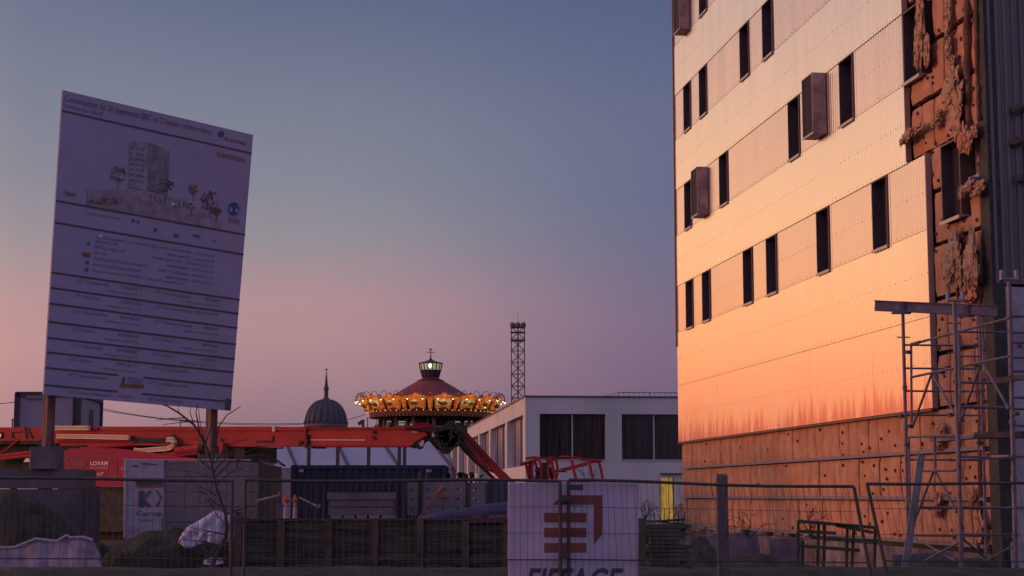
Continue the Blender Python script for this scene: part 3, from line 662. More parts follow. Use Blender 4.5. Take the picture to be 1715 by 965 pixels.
# steel posts standing before it
pm = M('post_brown', (.16,.10,.11), .8)
for i, (px, lb) in enumerate(((516,'left post of the row'),(564.5,'second post of the row from the left'),(616.5,'middle post of the row'),(668,'left one of the close pair'),(677,'right one of the close pair'))):
    p = W(px,828,70); p.z = 0; t = W(px,742,70).z
    o = MB().box((p.x-.07,70,0),(p.x+.07,70.14,t)).bar((p.x-.12,70.07,t+.01),(p.x+.12,70.07,t+.01),.2,.05).bar((p.x-.16,70.07,.012),(p.x+.16,70.07,.012),.3,.02).build('steel_post', pm, origin=p)
    tag(o, f'brown steel post standing behind the blue container, {lb}', 'post', 'steel posts behind the container')
# ------------------------------------------------------------------ site cabins, far left
Y = 62; cabm = M('cabin_panel', (.36,.32,.42), .6, var=.08, scale=.8); cabf = M('cabin_frame', (.055,.055,.065), .6)
cx0, cx1 = W(28,700,Y).x, W(131,700,Y).x; cz1, cz0 = W(80,658,Y).z, W(80,775,Y).z; cx2 = W(168,700,Y+4.5).x
SCB = empty('site_cabin', ((cx0+cx1)/2, Y+1.2, 0), 'raised grey site cabin in a dark frame, behind the sign at the left', 'cabin')
A, B = Vector((cx0,Y,0)), Vector((cx1,Y,0)); Dp = Vector((cx2-cx1, 4.5, 0))
def qz(p, z): return Vector((p.x,p.y,z))
mb = MB(); mb.hexa([qz(A,cz0),qz(B,cz0),qz(B+Dp,cz0),qz(A+Dp,cz0),qz(A,cz1-.1),qz(B,cz1-.1),qz(B+Dp,cz1-.1),qz(A+Dp,cz1-.1)]); mb.build('wall', cabm, SCB)
mb = MB()
for p in (A, B, B+Dp, A+Dp): mb.bar(qz(p,0), qz(p,cz1), .17)
for z in (cz0, cz1-.05): mb.bar(qz(A,z), qz(B,z), .17); mb.bar(qz(B,z), qz(B+Dp,z), .17); mb.bar(qz(A,z), qz(A+Dp,z), .17)
mb.bar(qz(A+(B-A)*.93,cz0), qz(A+(B-A)*.93,cz1), .06, .2)
mb.build('frame', cabf, SCB)
mb = MB(); q0 = B + Dp*.48; q1 = B+Dp*.66; n_ = Vector((-Dp.y, Dp.x, 0)).normalized()*-.02
mb.hexa([qz(q0,cz0+.9)+n_, qz(q1,cz0+.9)+n_, qz(q1,cz0+.9), qz(q0,cz0+.9), qz(q0,cz1-.5)+n_, qz(q1,cz1-.5)+n_, qz(q1,cz1-.5), qz(q0,cz1-.5)]); mb.build('window', cabf, SCB)
MB().box((cx0+.35,Y-.02,cz1-.22),(cx0+.95,Y-.09,cz1-.1)).build('cabin_plate', alu, SCB)
# poles and overhead cables
wirem = M('cable_black', (.12,.09,.11), .7, var=0)
def cable(a, b, Y1, Y2, sag, r, label):
    A, B = W(*a, Y1), W(*b, Y2); pts = [A.lerp(B, t/16) - Vector((0,0,4*sag*(t/16)*(1-t/16))) for t in range(17)]
    o = MB().path(pts, r, 4).build('overhead_cable', wirem, origin=A); tag(o, label, 'cable', 'overhead cables')
cable((165,683),(330,705),150,150,.2,.028,'upper of the two cables sloping from the grey cabin towards the right post')
cable((165,686),(505,711),152,152,.5,.028,'lower long cable sloping from the grey cabin to the dome')
cable((-20,677),(75,664),100,100,.1,.022,'cable at the far left edge rising to the grey cabin')
cable((300,704),(512,709),200,200,.2,.035,'cable running level to the left foot of the dome')
cable((578,704),(612,694),200,200,.05,.035,'short cable between the dome and the carousel')
def pole(px, top, Y, r, label, arm=False):
    p = W(px,828,Y); p.z = 0; t = W(px,top,Y).z; mb = MB().tube(p, p+Vector((0,0,t)), r, 6, r*.8)
    if arm: mb.bar(p+Vector((-.5,0,t-.4)), p+Vector((.1,0,t-.1)), .3, .35)
    mb.lathe([(r*1.2,t-.05),(r*1.4,t),(0,t+.08)], p, 6); mb.lathe([(r*3,0),(r*3,.1),(r*1.1,.15)], p, 8)
    o = mb.build('street_pole', iron, origin=p); tag(o, label, 'pole')
pole(606.5,704,180,.22,'dark pole with a lamp head, left of the carousel legs',True); pole(614.5,700,180,.07,'thin mast beside the lamp pole, left of the carousel legs')
pole(299.5,704,150,.05,'thin dark mast rising above the red boom near the right sign post'); pole(16.5,703,100,.05,'short thin mast above the red boom at the far left'); pole(24.5,676,100,.07,'taller thin pole just left of the grey cabin')
# ------------------------------------------------------------------ blue container
Y = 58; bl = M('container_blue', (.03,.045,.09), .55, metal=.1, var=.25, scale=.9); 
x0, x1, zt = W(487,800,Y).x, W(747,800,Y).x, W(600,779,Y).z
CT = empty('shipping_container', ((x0+x1)/2, Y+1.2, 0), 'blue corrugated shipping container standing behind the timber hoarding', 'container')
mb = MB(); n = int((x1-x0)/.045); lo, hi = [], []
for i in range(n+1):
    x = x0+.12+(x1-x0-.24)*i/n; ph = ((x-x0)/.28) % 1; d = 0 if ph < .3 else .05*(ph-.3)/.15 if ph < .45 else .05 if ph < .8 else .05*(1-(ph-.8)/.2)
    lo.append((x, Y+.02+d, .15)); hi.append((x, Y+.02+d, zt-.12))
mb.grid([lo, hi]); mb.box((x0+.1,Y+.1,.15),(x1-.1,Y+2.4,zt-.02)); mb.build('side_panel', bl, CT)
mb = MB()
for x in (x0, x1-.14):
    for y in (Y, Y+2.3): mb.box((x,y,0),(x+.14,y+.14,zt))
for y in (Y+.005, Y+2.3): mb.box((x0+.14,y,zt-.13),(x1-.14,y+.12,zt-.003)); mb.box((x0+.14,y,.02),(x1-.14,y+.12,.17))
mb.build('frame', bl, CT)
mb = MB()
for px, w_ in ((504.5,8),(718,9)): mb.box((W(px-w_/2,788,Y).x, Y-.012, W(px,791,Y).z), (W(px+w_/2,788,Y).x, Y+.018, W(px,786,Y).z))
mb.build('marking', M('marking', (.5,.42,.5), .7, var=.5, scale=8), CT)
mb = MB(); 
for px in (702,714): mb.tube(W(px,790,Y-.04), W(px,806,Y-.04), .018, 5)
mb.build('locking_rod', alu, CT)
# ------------------------------------------------------------------ far low block seen between machine and container
o = MB().box((W(400,800,160).x,160,0),(W(500,800,160).x,172,W(450,790,160).z)).box((W(398,800,160).x,159.8,W(450,790,160).z),(W(502,800,160).x,172.2,W(450,789,160).z)).build('distant_shed', M('shed_pink', (.45,.34,.42), .8), origin=W(450,828,165)); tag(o, 'plain pale distant shed seen in the gap left of the blue container', 'shed')
# ------------------------------------------------------------------ boom lift
PA = W(0,828,56); PA.z = 0; PB = W(720,828,43); PB.z = 0
BD = (PB-PA).normalized(); BN = Vector((BD.y, -BD.x, 0))
if BN.y > 0: BN = -BN
def bp(px, py, off=0.): return plane_hit(px, py, PA + BN*off, BN)
rdm = M('lift_red', (.46,.060,.062), .62, var=.16, scale=1.1, spec=.08); rdd = M('lift_red_dark', (.32,.04,.045), .65, var=.3, scale=2, spec=.08); blk = M('machine_black', (.08,.085,.065), .8, var=.3, scale=3, spec=.05)
cream_ch = M('cable_carrier', (.95,.74,.50), .45, var=.1, scale=6); hoodm = M('hood_red', (.42,.05,.10), .65, var=.10, scale=1, spec=.08); 
c0_ = bp(170,828); c0_.z = 0
BL = empty('boom_lift', c0_, 'huge red telescopic boom lift with its long boom stowed level and its jib folded down', 'boom lift')
def slab(mb, poly, off, th):                 # polygon in pixels on the boom plane, extruded away from the camera side
    mb.prism([bp(x, y, off) for x, y in poly], -BN*th); return mb
mb = MB(); slab(mb, [(-160,716),(512,715.5),(513,748),(365,748),(330,746),(300,742),(230,741),(170,742),(60,743),(-160,744)], 0, .55)
bm_ = mb.build('main_boom', rdm, BL)
mb = MB(); slab(mb, [(152,714.5),(455,714.5),(455,721),(152,721)], .05, .65); slab(mb, [(461,715),(513,715),(513,721),(461,721)], .05, .65); slab(mb, [(100,742.5),(170,742),(300,743.5),(300,746),(170,746),(100,747)], .06, .5)
build_split(mb, 'boom_rim', rdm, BL)
mb = MB(); slab(mb, [(455.5,714),(460,714),(460,723),(455.5,723)], .08, .2); mb.build('boom_collar', M('collar', (.7,.55,.5), .5), BL)
mb = MB(); slab(mb, [(513,717),(690,716.5),(712,724),(716,729),(706,734),(694,741),(688,748),(513,748)], -.04, .42)
mb.build('fly_boom', rdm, BL)
mb = MB(); slab(mb, [(513,715.5),(688,715.5),(688,719.5),(513,719.5)], .02, .5); slab(mb, [(513,745.5),(688,746),(686,749),(513,749)], .0, .46); mb.build('boom_rim', rdd, BL)
mb = MB(); slab(mb, [(515,736),(612,736.3),(612,738),(515,737.7)], -.02, .015); mb.build('boom_stripe', M('pale_stripe', (.6,.45,.45), .5), BL)
mb = MB(); slab(mb, [(429,738),(456,738),(456,730),(457.5,730),(457.5,741),(429,741)], .03, .02); slab(mb, [(511,728),(514.5,728),(514.5,751),(511,751)], .05, .55); slab(mb, [(509,747),(525,747),(524,751),(512,751)], .04, .5)
for px, py in ((626,724),(626,733.5),(503,741),(507,741),(503,744),(372,737)): mb.disc(bp(px,py,.0), BN, .05, 8, .03)
mb.build('boom_fittings', blk, BL)
# left end detail: rounded lugs, recess lines, hydraulic
mb = MB()
slab(mb, [(19,724),(36,722.5),(36,724),(21,725.5),(22,732),(26,735),(34,735),(34,736.5),(24,736.5),(19,732)], .03, .04); slab(mb, [(40,715),(42.5,715),(46,732),(44,735),(42,730)], .03, .04); slab(mb, [(46,716),(48,716),(52,728),(56,735),(53,735),(49,728)], .03, .04)
mb.disc(bp(3,729,.0), BN, .11, 14, .05); slab(mb, [(-160,738),(70,738.5),(70,744),(-160,745)], .09, .6)
mb.build('boom_recess', blk, BL)
MB().disc(bp(2,729.5,.06), BN, .05, 10, .03).build('pin_head', M('pin', (.8,.7,.5), .3, metal=.6), BL)
mb = MB(); slab(mb, [(5,735.5),(66,736),(66,738.3),(5,738)], .12, .06); mb.build('boom_rim', rdm, BL)
# lower tower boom and hydraulic rams
mb = MB()
slab(mb, [(95,742),(172,741),(232,744),(300,738),(345,738),(372,742),(372,765),(310,765),(230,757),(150,749),(95,747)], -.65, .35); mb.build('tower_boom', rdd, BL)
mb = MB(); mb.tube(bp(-30,767,.1), bp(58,757,.1), .06, 8); mb.tube(bp(-30,772,.1), bp(56,762.5,.1), .06, 8); mb.tube(bp(2,760,.15), bp(30,738,.15), .035, 6)
mb.tube(bp(296,755,.15), bp(340,750,.15), .11, 10); mb.tube(bp(225,768,.1), bp(336,757,.1), .09, 8); mb.tube(bp(150,749,.0), bp(228,743,.0), .08, 8)
build_split(mb, 'hydraulic_ram', rdm, BL)
mb = MB(); slab(mb, [(-160,744),(56,744),(66,752),(70,800),(-160,830)], -.5, 1.6); slab(mb, [(218,729),(222,733),(270,734),(292,727),(300,738),(240,744),(216,741)], .02, .02); slab(mb, [(270,741),(280,736),(300,733),(318,734),(316,748),(296,755),(272,752)], -.02, .3); slab(mb, [(225,752),(300,756),(345,752),(345,772),(250,770)], -.35, .3)
slab(mb, [(98,760),(98,752),(230,752),(236,760)], -.7, .5); slab(mb, [(97,815.5),(347,815.5),(347,905),(97,905)], .1, 1.4); slab(mb, [(365,748),(410,748),(410,776),(365,776)], -.1, 1.2)
mb.tube(bp(336,750,.2), bp(344,750,.2), .13, 10)
mb.build('turntable_parts', blk, BL)
slab(MB(), [(367,742),(374,742),(372,756),(374,772),(368,772),(366,756)], .15, .1).build('bracket', rdm, BL)
# cable carriers: links with open windows
def chain(pts, w, off=.12, name='cable_carrier'):
    P = [bp(x, y, off) for x, y in pts]; L = [0]
    for a, b in zip(P, P[1:]): L.append(L[-1] + (b-a).length)
    mb = MB(); st = w*.95; n = int(L[-1]/st)
    for i in range(n):
        d = i*st + st/2; j = max(q for q in range(len(L)-1) if L[q] <= d); a, b = P[j], P[j+1]; t = (b-a).normalized(); c = a + t*(d-L[j]); up = t.cross(BN).normalized()
        if up.z < 0: up = -up
        h = w; ln = st*.92; th = w*.2
        for sgn in (-1, 1): mb.obox(c - t*ln/2 + up*(sgn*h/2 - th/2) , t*ln, up*th, BN*.10)
        sl_ = t*.35*ln
        mb.hexa([c - t*ln*.45 - up*h/2, c - t*ln*.18 - up*h/2, c - t*ln*.18 - up*h/2 + BN*.1, c - t*ln*.45 - up*h/2 + BN*.1, c - t*ln*.45+sl_ + up*h/2, c - t*ln*.18+sl_ + up*h/2, c - t*ln*.18+sl_ + up*h/2 + BN*.1, c - t*ln*.45+sl_ + up*h/2 + BN*.1])
        mb.obox(c + t*ln*.36 - up*h/2, t*ln*.12, up*h, BN*.09)
    return mb.build(name, cream_ch, BL)
chain([(91,717),(120,717),(154,717)], .115, .15); chain([(98,730.8),(150,731.5),(222,733)], .115, .1)
chain([(282,737),(289,735.5),(293.5,738),(294,743),(291.5,749),(284,751.5),(262,753),(240,755),(226,754)], .115, .12)
mb = MB(); slab(mb, [(97,738),(222,739),(222,742),(97,741)], .08, .05); slab(mb, [(152,716),(163,716),(163,720),(152,720)], .12,.1); mb.build('boom_rim', rdd, BL)
mb = MB(); slab(mb, [(39,774),(44,767),(49,770),(55,769),(55,774)], .3, .2); mb.build('marker_plate', cream_ch, BL)
# engine hood
mb = MB(); hood = [(99,815),(100,768),(104,756),(118,751),(190,751),(245,757),(300,765),(345,770),(345,815)]
P1 = [bp(x, y, .25) for x, y in hood]; P2 = [bp(x, y, .05) + Vector((0,0,.12 if y < 780 else 0)) for x, y in hood]
mb.prism(P1, -BN*1.6); hd = mb.build('engine_hood', hoodm, BL)
mb = MB(); slab(mb, [(107,766),(112,763),(160,763.5),(190,766),(215,770),(215,772),(190,768.5),(160,765.8),(118,766),(113,769),(117,779),(122,786),(118,787),(111,779)], .262, .02)
mb.prism([bp(133.5+12.5*math.cos(a), 777+7*math.sin(a), .262) for a in [k_*math.pi/9 for k_ in range(18)]], -BN*.02)
slab(mb, [(195.5,768),(196.3,768),(196.3,800),(195.5,800)], .262, .02); slab(mb, [(143,797),(345,797),(345,799.5),(143,799.5)], .27, .03); mb.build('hood_recess', M('hood_dark', (.16,.02,.035), .6), hd)
slab(MB(), [(97,770),(99.5,770),(99,784),(97,784)], .27, .1).build('tail_light', M('tail_light_red', (.85,.15,.1), .3), hd)
slab(MB(), [(178,800.5),(191,800.5),(191,799),(192,799),(192,802.5),(178,802)], .29, .02).build('hood_latch', M('yellow_paint', (.7,.45,.05), .5), hd)
def bfn(off): return lambda x, y: bp(x, y, off)
mb = MB(); text_on(mb, 'LOXAM', bfn(.275), 151, 181, 779.0, 6.2, True, .05); mb.build('lettering', M('letter_white', (.75,.7,.7), .5, var=0), hd)
mb = MB(); text_on(mb, 'ACCESS', bfn(.275), 151, 181, 785.5, 4.0, True); mb.build('lettering', M('letter_pink', (.5,.25,.28), .5, var=0), hd)
mb = MB(); text_on(mb, '1250AJP', bfn(.275), 144, 174, 796.2, 5.2, True, .25); mb.build('lettering', M('letter_grey', (.5,.4,.38), .5, var=0), hd)
mb = MB(); text_on(mb, '062', bfn(.275), 202, 213, 786.8, 4.2, True); mb.build('lettering', MATS['letter_pink'], hd)
# knuckle at the boom tip, jib and basket
def bq(px, py, dY=0.): return W(px, py, 43.0+dY)
kn = MB()
kn.prism([bq(x,y,.0) for x,y in [(688,749),(694,740),(705,735),(722,731),(735,728),(742,714),(752,710),(765,714),(777,726),(776,738),(765,744),(757,752),(745,757),(731,752),(722,742),(716,737),(710,739),(700,748),(693,751)]], (0,.4,0))
for (x,y,r_) in ((739,735,.22),(750,733,.26),(763,741,.13),(747,750,.17),(730,724,.14),(770,722,.2),(754,716,.15),(703,745,.12)): kn.disc(bq(x,y,-.02), (0,-1,0), r_, 16, .16)
for _ in range(12):
    a = bq(728+rnd.random()*34, 716+rnd.random()*30, -.15-.1*rnd.random()); b = a+Vector((rnd.uniform(-.4,.4), rnd.uniform(-.1,.1), rnd.uniform(-.35,.2))); kn.path([a, a.lerp(b,.5)+Vector((0,-.1,-.12)), b], .022, 5)
kn.path([bq(700,722,-.1), bq(735,722,-.2), bq(760,716,-.2), bq(775,724,-.2), bq(800,752,-.2)], .035, 6)
kn.build('knuckle', blk, BL)
mb = MB(); mb.prism([bq(x,y,-.05) for x,y in [(690,714),(697,709),(712,708),(722,711),(730,716),(722,721),(692,721)]], (0,.5,0)); mb.tube(bq(679,717,-.1), bq(712,717,-.1), .06, 8); mb.build('rotator_housing', rdd, BL)
mb = MB(); mb.obox(bq(723,732,-.25), (.07,0,0), (0,.1,0), (.02,0,.16)); mb.disc(bq(706,744,-.16), (0,-1,0), .06, 8, .05); mb.disc(bq(708,740,-.16), (0,-1,0), .04, 8, .04); mb.obox(bq(689,724.6,-.1), (.28,0,0), (0,.1,0), (0,0,.03)); mb.build('bright_fittings', cream_ch, BL)
mb = MB(); jp = [(764,712),(769,709),(776,716),(788,730),(832,778),(861,806),(861,811),(843,809),(834,800),(818,783),(810,781),(802,775),(795,762),(780,742),(768,727)]
mb.prism([bq(x,y,-.15) for x,y in jp], (0,.35,0)); jb = mb.build('jib', rdm, BL)
mb = MB(); mb.prism([bq(x,y,.05) for x,y in [(773,744),(779,748),(828,799),(862,838),(862,846),(848,831),(812,791),(790,771),(772,752)]], (0,.2,0)); mb.build('jib_link', rdd, BL)
mb = MB(); mb.path([bq(770,740,-.05), bq(786,754,-.05), bq(806,775,-.05), bq(815,786,-.05)], [.09,.1,.07,.04], 8); mb.path([bq(812,785,-.1), bq(818,786,-.15), bq(824,790,-.1), bq(830,792,-.1)], .025, 6); mb.build('jib_cylinder', blk, BL)
mb = MB()
for x,y in ((803,757),(808,763),(815,771),(778,727)): mb.disc(bq(x,y,-.155), (0,-1,0), .045, 8, .03)
mb.build('jib_bolts', blk, BL)
# basket
bk = MB(); pr_ = .035
def bt(pts, dY, r=pr_): bk.path([bq(x, y, dY) for x, y in pts], r, 6)
bt([(880,768),(895,766),(912,768),(935,770)], .3); bt([(937,765),(960,766),(985,771),(1008,772)], -.6); bt([(1008,772),(980,776),(950,784),(938,786),(948,790),(935,789)], .5)
bt([(871,778),(890,773),(902,768)], .1, .05); bt([(880,775),(884,790),(888,806),(886,850)], .1, .045); bt([(887,776),(886,790),(893,806),(893,850)], .2, .035); bt([(957,770),(961,790),(966,806),(970,860)], -.6, .045); bt([(986,771),(990,790),(994,806),(997,860)], -.6, .04); bt([(1003,773),(1007,790),(1010,806),(1012,860)], .2, .04)
bt([(922,764),(926,785),(932,806),(934,860)], 0, .045); bt([(917,768),(920,790),(922,806),(923,860)], .2, .04); bt([(895,788),(910,788),(925,789),(940,789),(950,787),(985,777)], .1, .03); bt([(878,806),(1012,806)], .2, .03); bt([(886,860),(1012,860)], -.3, .045); bt([(888,832),(1012,832)], -.3, .03); bt([(886,860),(900,858),(1014,858)], .8, .045)
for cx_, cy_, rx_, ry_, dY in ((899,789,8,20,.0),(926,787,8,20,.0),(893,789,6,18,.3)):
    bt([(cx_+rx_*math.cos(t), cy_+ry_*math.sin(t)) for t in [k_*math.pi/8 for k_ in range(17)]], dY, .035)
BKm = bk.build('basket', rdm, BL)
mb = MB(); a = bq(901,796,.1); mb.box((a.x-.05,a.y,a.z-.5),(a.x+.4,a.y+.4,a.z+.2)); mb.box((a.x+.1,a.y-.1,a.z-.1),(a.x+.3,a.y+.1,a.z+.32)); mb.build('control_box', blk, BKm)
MB().obox(bq(918,806,-.1), (.07,0,0), (0,.1,0), (0,0,.06)).build('control_light', cream_ch, BKm)
# chassis and wheels (low, behind the earth heaps)
mb = MB(); A, B = bp(60,828,.0), bp(380,828,0); A.z = B.z = .9; mb.bar(A, B, 1.8, .5); mb.build('chassis', blk, BL)
for px in (90, 330):
    for off in (.5, -2.2):
        c = bp(px,828,off); c.z = .62; w_ = MB(); w_.lathe([(.2,-.2),(.56,-.2),(.62,-.13),(.62,.13),(.56,.2),(.2,.2)], (0,0,0), 24)
        Mx = Matrix.Translation(c) @ BN.to_track_quat('Z','Y').to_matrix().to_4x4(); w_.v = [Mx @ v for v in w_.v]
        wh = w_.build('wheel', M('tyre', (.04,.04,.042), .9), BL); q_ = MB().disc((0,0,-.05), (0,0,1), .22, 16, .2); q_.v = [Mx @ v for v in q_.v]; q_.build('rim', rdd, wh)
# ------------------------------------------------------------------ dark machine housing at the lift's tail
Y = 41; mh = M('housing_dark', (.07,.06,.06), .6, var=.2, scale=2)
def ph(px, py, dY=0): return W(px, py, Y+dY)
MH = empty('generator', Vector((ph(420,828).x, Y+1, 0)), 'black machine housing with small pale numerals, right of the wrapped block stack', 'generator')
MB().prism([(lambda p: Vector((p.x, Y, max(0,p.z))))(ph(x,y)) for x,y in [(395,769),(434,769),(434,772.5),(440,775),(447,779),(455,780),(455,945),(395,945)]], (0,1.8,0)).build('housing', mh, MH)
p0, p1 = ph(405,772), ph(434,766); MB().box((p0.x,Y-.03,p0.z),(p1.x,Y+1.5,p1.z)).build('lid', blk, MH)
mb = MB(); text_on(mb, '08150', lambda x, y: W(x, y, Y-.015), 418, 433, 795.5, 4.8, True); mb.build('lettering', M('letter_rose', (.45,.26,.28), .5, var=0), MH)
p0, p1 = ph(424,819), ph(438,811); MB().box((p0.x,Y-.02,p0.z),(p1.x,Y+.02,p1.z)).build('blue_plate', M('blue_plate', (.05,.06,.14), .4), MH)
mb = MB(); mb.path([W(x,y,40) for x,y in [(408,762),(418,754),(430,751),(475,750.5)]], .02, 5); mb.path([W(x,y,40) for x,y in [(412,765),(430,762),(448,765),(465,772),(478,781)]], .025, 5); mb.path([W(x,y,40) for x,y in [(416,762),(424,753)]], .015, 5)
o = mb.build('hydraulic_hose', blk, origin=W(430,755,40)); tag(o, 'thin dark hoses arching from the machine housing to the blue container', 'hose')
# ------------------------------------------------------------------ site sign
ex = Vector((math.cos(.767), math.sin(.767), 0)); sn = Vector((math.sin(.767), -math.cos(.767), 0)); SO = W(247,420,29.9)
q4 = [plane_hit(x, y, SO, sn) for x, y in ((105,151),(424,226),(386,688),(73,661))]
Zl, Zr = q4[0].y, q4[1].y
def su(f): return f*Zl/(Zr - f*(Zr-Zl))
def sgn(u, v, off=.004):
    a = q4[0].lerp(q4[3], v); b = q4[1].lerp(q4[2], v); return a.lerp(b, u) + sn*off
tarp = M('sign_sheet', (.38,.345,.53), .55, var=.06, scale=1.2, bump=.12, bscale=3); ink = M('sign_ink', (.19,.16,.22), .6, var=0); inkl = M('sign_line', (.10,.09,.10), .6, var=0)
c_ = (q4[2]+q4[3])/2; SG = empty('site_sign', (c_.x, c_.y, 0), 'large pale construction site notice board with ruled lines of text, tilted on two timber posts', 'sign')
mb = MB(); n = 24
gr = [[sgn(i/n, j/n, .0 + .006*noise.noise(Vector((i*.35, j*.35, 0)))) for i in range(n+1)] for j in range(n+1)]
mb.grid(gr); mb.grid([[p - sn*.04 for p in r][::-1] for r in gr])
for e_ in (gr[0], gr[-1], [r[0] for r in gr], [r[-1] for r in gr]): mb.grid([e_, [p - sn*.04 for p in e_]])
pan = mb.build('panel', tarp, SG, smooth=False)
def rect(mb, u0, v0, u1, v1, off=.010): mb.face([sgn(u0,v1,off), sgn(u1,v1,off), sgn(u1,v0,off), sgn(u0,v0,off)])
mb = MB()
for v in (.066,.366,.438,.602,.652,.703,.762,.814,.861): rect(mb, 0, v, 1, v+.006)
for v in (.911,.966): rect(mb, 0, v, .37, v+.006); rect(mb, .50, v, 1, v+.006)
rect(mb, .965, .958, 1, .998, .012)
mb.build('ruled_lines', inkl, pan)
def T(mb, s, f0, f1, v, h, bold=False): text_on(mb, s, lambda x, y: sgn(x, y, .012), su(f0), su(f1), v, h, bold)
mb = MB()
T(mb, 'Construction de 36 logements BBC et 2 locaux commerciaux', .012, .785, .034, .021)
T(mb, 'Prairie au Duc - Ilot B2', .012, .215, .056, .013); T(mb, 'Ile de Nantes', .855, .965, .043, .013, True)
T(mb, 'Nantes', .045, .10, .345, .016, True)
T(mb, 'Projet de construction financé par', .16, .345, .395, .009)
for s_, b0, b1, v in (("MAITRISE D'OUVRAGE : LA NANTAISE D'HABITATIONS - 44200 NANTES   Tél 02 40 14 52 25", .22,.85,.469), ('ARCHITECTES',.22,.34,.484), ('BET TCE, HQE, OPC',.22,.385,.503), ('BET VRD',.22,.285,.522), ('BUREAU DE CONTROLE TECHNIQUE',.22,.50,.541), ('BUREAU DE COORDINATION SPS',.22,.47,.561), ('Permis de construire N° PC 44109 11 délivré le 21 septembre 2011',.22,.70,.582),
    ('44000 NANTES   02 40 47 20 28',.60,.85,.489), ('44200 NANTES   02 40 73 01 23',.52,.85,.507), ('35000 RENNES   02 99 65 33 55',.60,.85,.527), ('44800 ST HERBLAIN   02 40 92 15 10',.56,.85,.547), ('44300 NANTES   02 40 50 19 71',.60,.85,.567)):
    T(mb, s_, b0, b1, v, .0088)
lots = [("LOT 1 : Terrassement, VRD",.135,.31,"PLANCHAIS TP"), ("LOT 2 : Gros Oeuvre",.13,.265,"CONSTRUCTION"), ("LOT 3 : Structure métallique",.13,.31,"GIRARD HERVOUET"), ("LOT 4 : Etanchéité",.13,.25,"ENTREPRISES"), ("LOT 5 : Bardage métallique",.13,.30,"ENTREPRISES"), ("LOT 6 : Métallerie",.125,.245,"METAL 7"), ("LOT 7 : Menuiseries extérieures",.125,.33,""), ("LOT 8 : Cloisons, doublages, plafonds",.125,.365,"")]
lotr = [("LOT 9 : Menuiseries intérieures",.555,.74,"MENUISERIE"), ("LOT 10 : Isolation, flocage   SOUS CONCEPT",.56,.895,""), ("LOT 11 : Revêtement sols souples",.56,.76,"HERVE"), ("LOT 12 : Peinture",.56,.67,"PEINTURE"), ("LOT 13 : Ascenseurs",.56,.675,"ASCENSEURS"), ("LOT 14 : Electricité, courants faibles",.56,.765,""), ("LOT 15 : Chauffage, plomberie",.56,.765,""), ("LOT 16 : Plomberie, sanitaires",.56,.74,"")]
lv = [.602,.652,.703,.762,.814,.861,.911,.966]
for (t_, a, b, c2_), v in zip(lots, lv):
    T(mb, t_, a, b, v+.022, .0105); 
    if c2_: T(mb, c2_, .375, .485, v+.022, .0105); T(mb, '44100 Nantes - 02 40 25 10 18', .30, .485, v+.040, .0075)
for (t_, a, b, c2_), v in zip(lotr, lv):
    T(mb, t_, a, b, v+.022, .0105)
    if c2_: T(mb, c2_, .82, .90, v+.022, .0105); T(mb, '44300 Nantes - 02 40 68 17 20', .72, .90, v+.040, .0075)
T(mb, 'STE PLAFONS', .40, .475, .987, .009)
mb.build('lettering', ink, pan)
# printed picture: tower, trees and street drawn as flat print
def cm(nm, c): return M('print_'+nm, c, .6, var=.25, scale=6)
def pimg(x, y):                                   # photo pixel -> board coordinate
    p = plane_hit(x, y, SO, sn); 
    f = 0.5; u = v = .5
    for _ in range(12):
        g = sgn(u, v, 0); du = (sgn(u+.01, v, 0)-g)/.01; dv = (sgn(u, v+.01, 0)-g)/.01; d = p-g
        a11, a12, a22 = du.dot(du), du.dot(dv), dv.dot(dv); b1, b2 = du.dot(d), dv.dot(d); det = a11*a22-a12*a12
        u += (b1*a22-b2*a12)/det; v += (a11*b2-a12*b1)/det
    return u, v
def pp(mb, pts, off): mb.face([sgn(*pimg(x, y), off) for x, y in pts][::-1])
mb = MB(); pp(mb, [(146,318),(215,318),(245,325),(300,336),(371,372),(370,386),(146,344)], .010); mb.build('picture_street', cm('street', (.34,.30,.38)), pan)
mb = MB(); pp(mb, [(218,236),(247,240),(245,320),(214,313)], .012); pp(mb, [(246,322),(312,335),(314,350),(214,330),(214,314)], .012); mb.build('picture_building', cm('facade', (.37,.34,.46)), pan)
mb = MB(); pp(mb, [(247,238),(283,252),(281,330),(245,318)], .013); mb.build('picture_building', cm('side', (.27,.25,.33)), pan)
mb = MB()
for r_ in range(7):
    for c in range(3):
        x, y = 217+c*9, 246+r_*9+c*1.2; pp(mb, [(x,y),(x+6,y+.9),(x+6,y+4.4),(x,y+3.5)], .0145)
for r_ in range(11):
    for c in range(7):
        if rnd.random() < .6: x, y = 249+c*4.5, 243+r_*7+c*1.9; pp(mb, [(x,y),(x+1.6,y+.6),(x+1.6,y+5.4),(x,y+4.8)], .0145)
for c in range(9): x, y = 250+c*8, 326+c*1.7; pp(mb, [(x,y),(x+3,y+.6),(x+3,y+11),(x,y+10.4)], .0145)
mb.build('picture_windows', cm('window', (.22,.20,.28)), pan)
def leafy(cx, cy, rx, ry, nm, c, n=46):
    mb = MB()
    for _ in range(n):
        a, r_ = rnd.uniform(0,6.28), math.sqrt(rnd.random()); x, y = cx+rx*r_*math.cos(a), cy+ry*r_*math.sin(a); s_ = rnd.uniform(.8,2.2)
        pp(mb, [(x+s_*math.cos(t)*rnd.uniform(.7,1.2), y+s_*math.sin(t)*rnd.uniform(.7,1.2)) for t in (0,1,2,3,4,5)], .016+rnd.random()*.002)
    pp(mb, [(cx-.5,cy+ry*.6),(cx+.5,cy+ry*.6),(cx+.6,cy+ry+12),(cx-.6,cy+ry+12)], .0155); mb.build('picture_tree', cm(nm, c), pan)
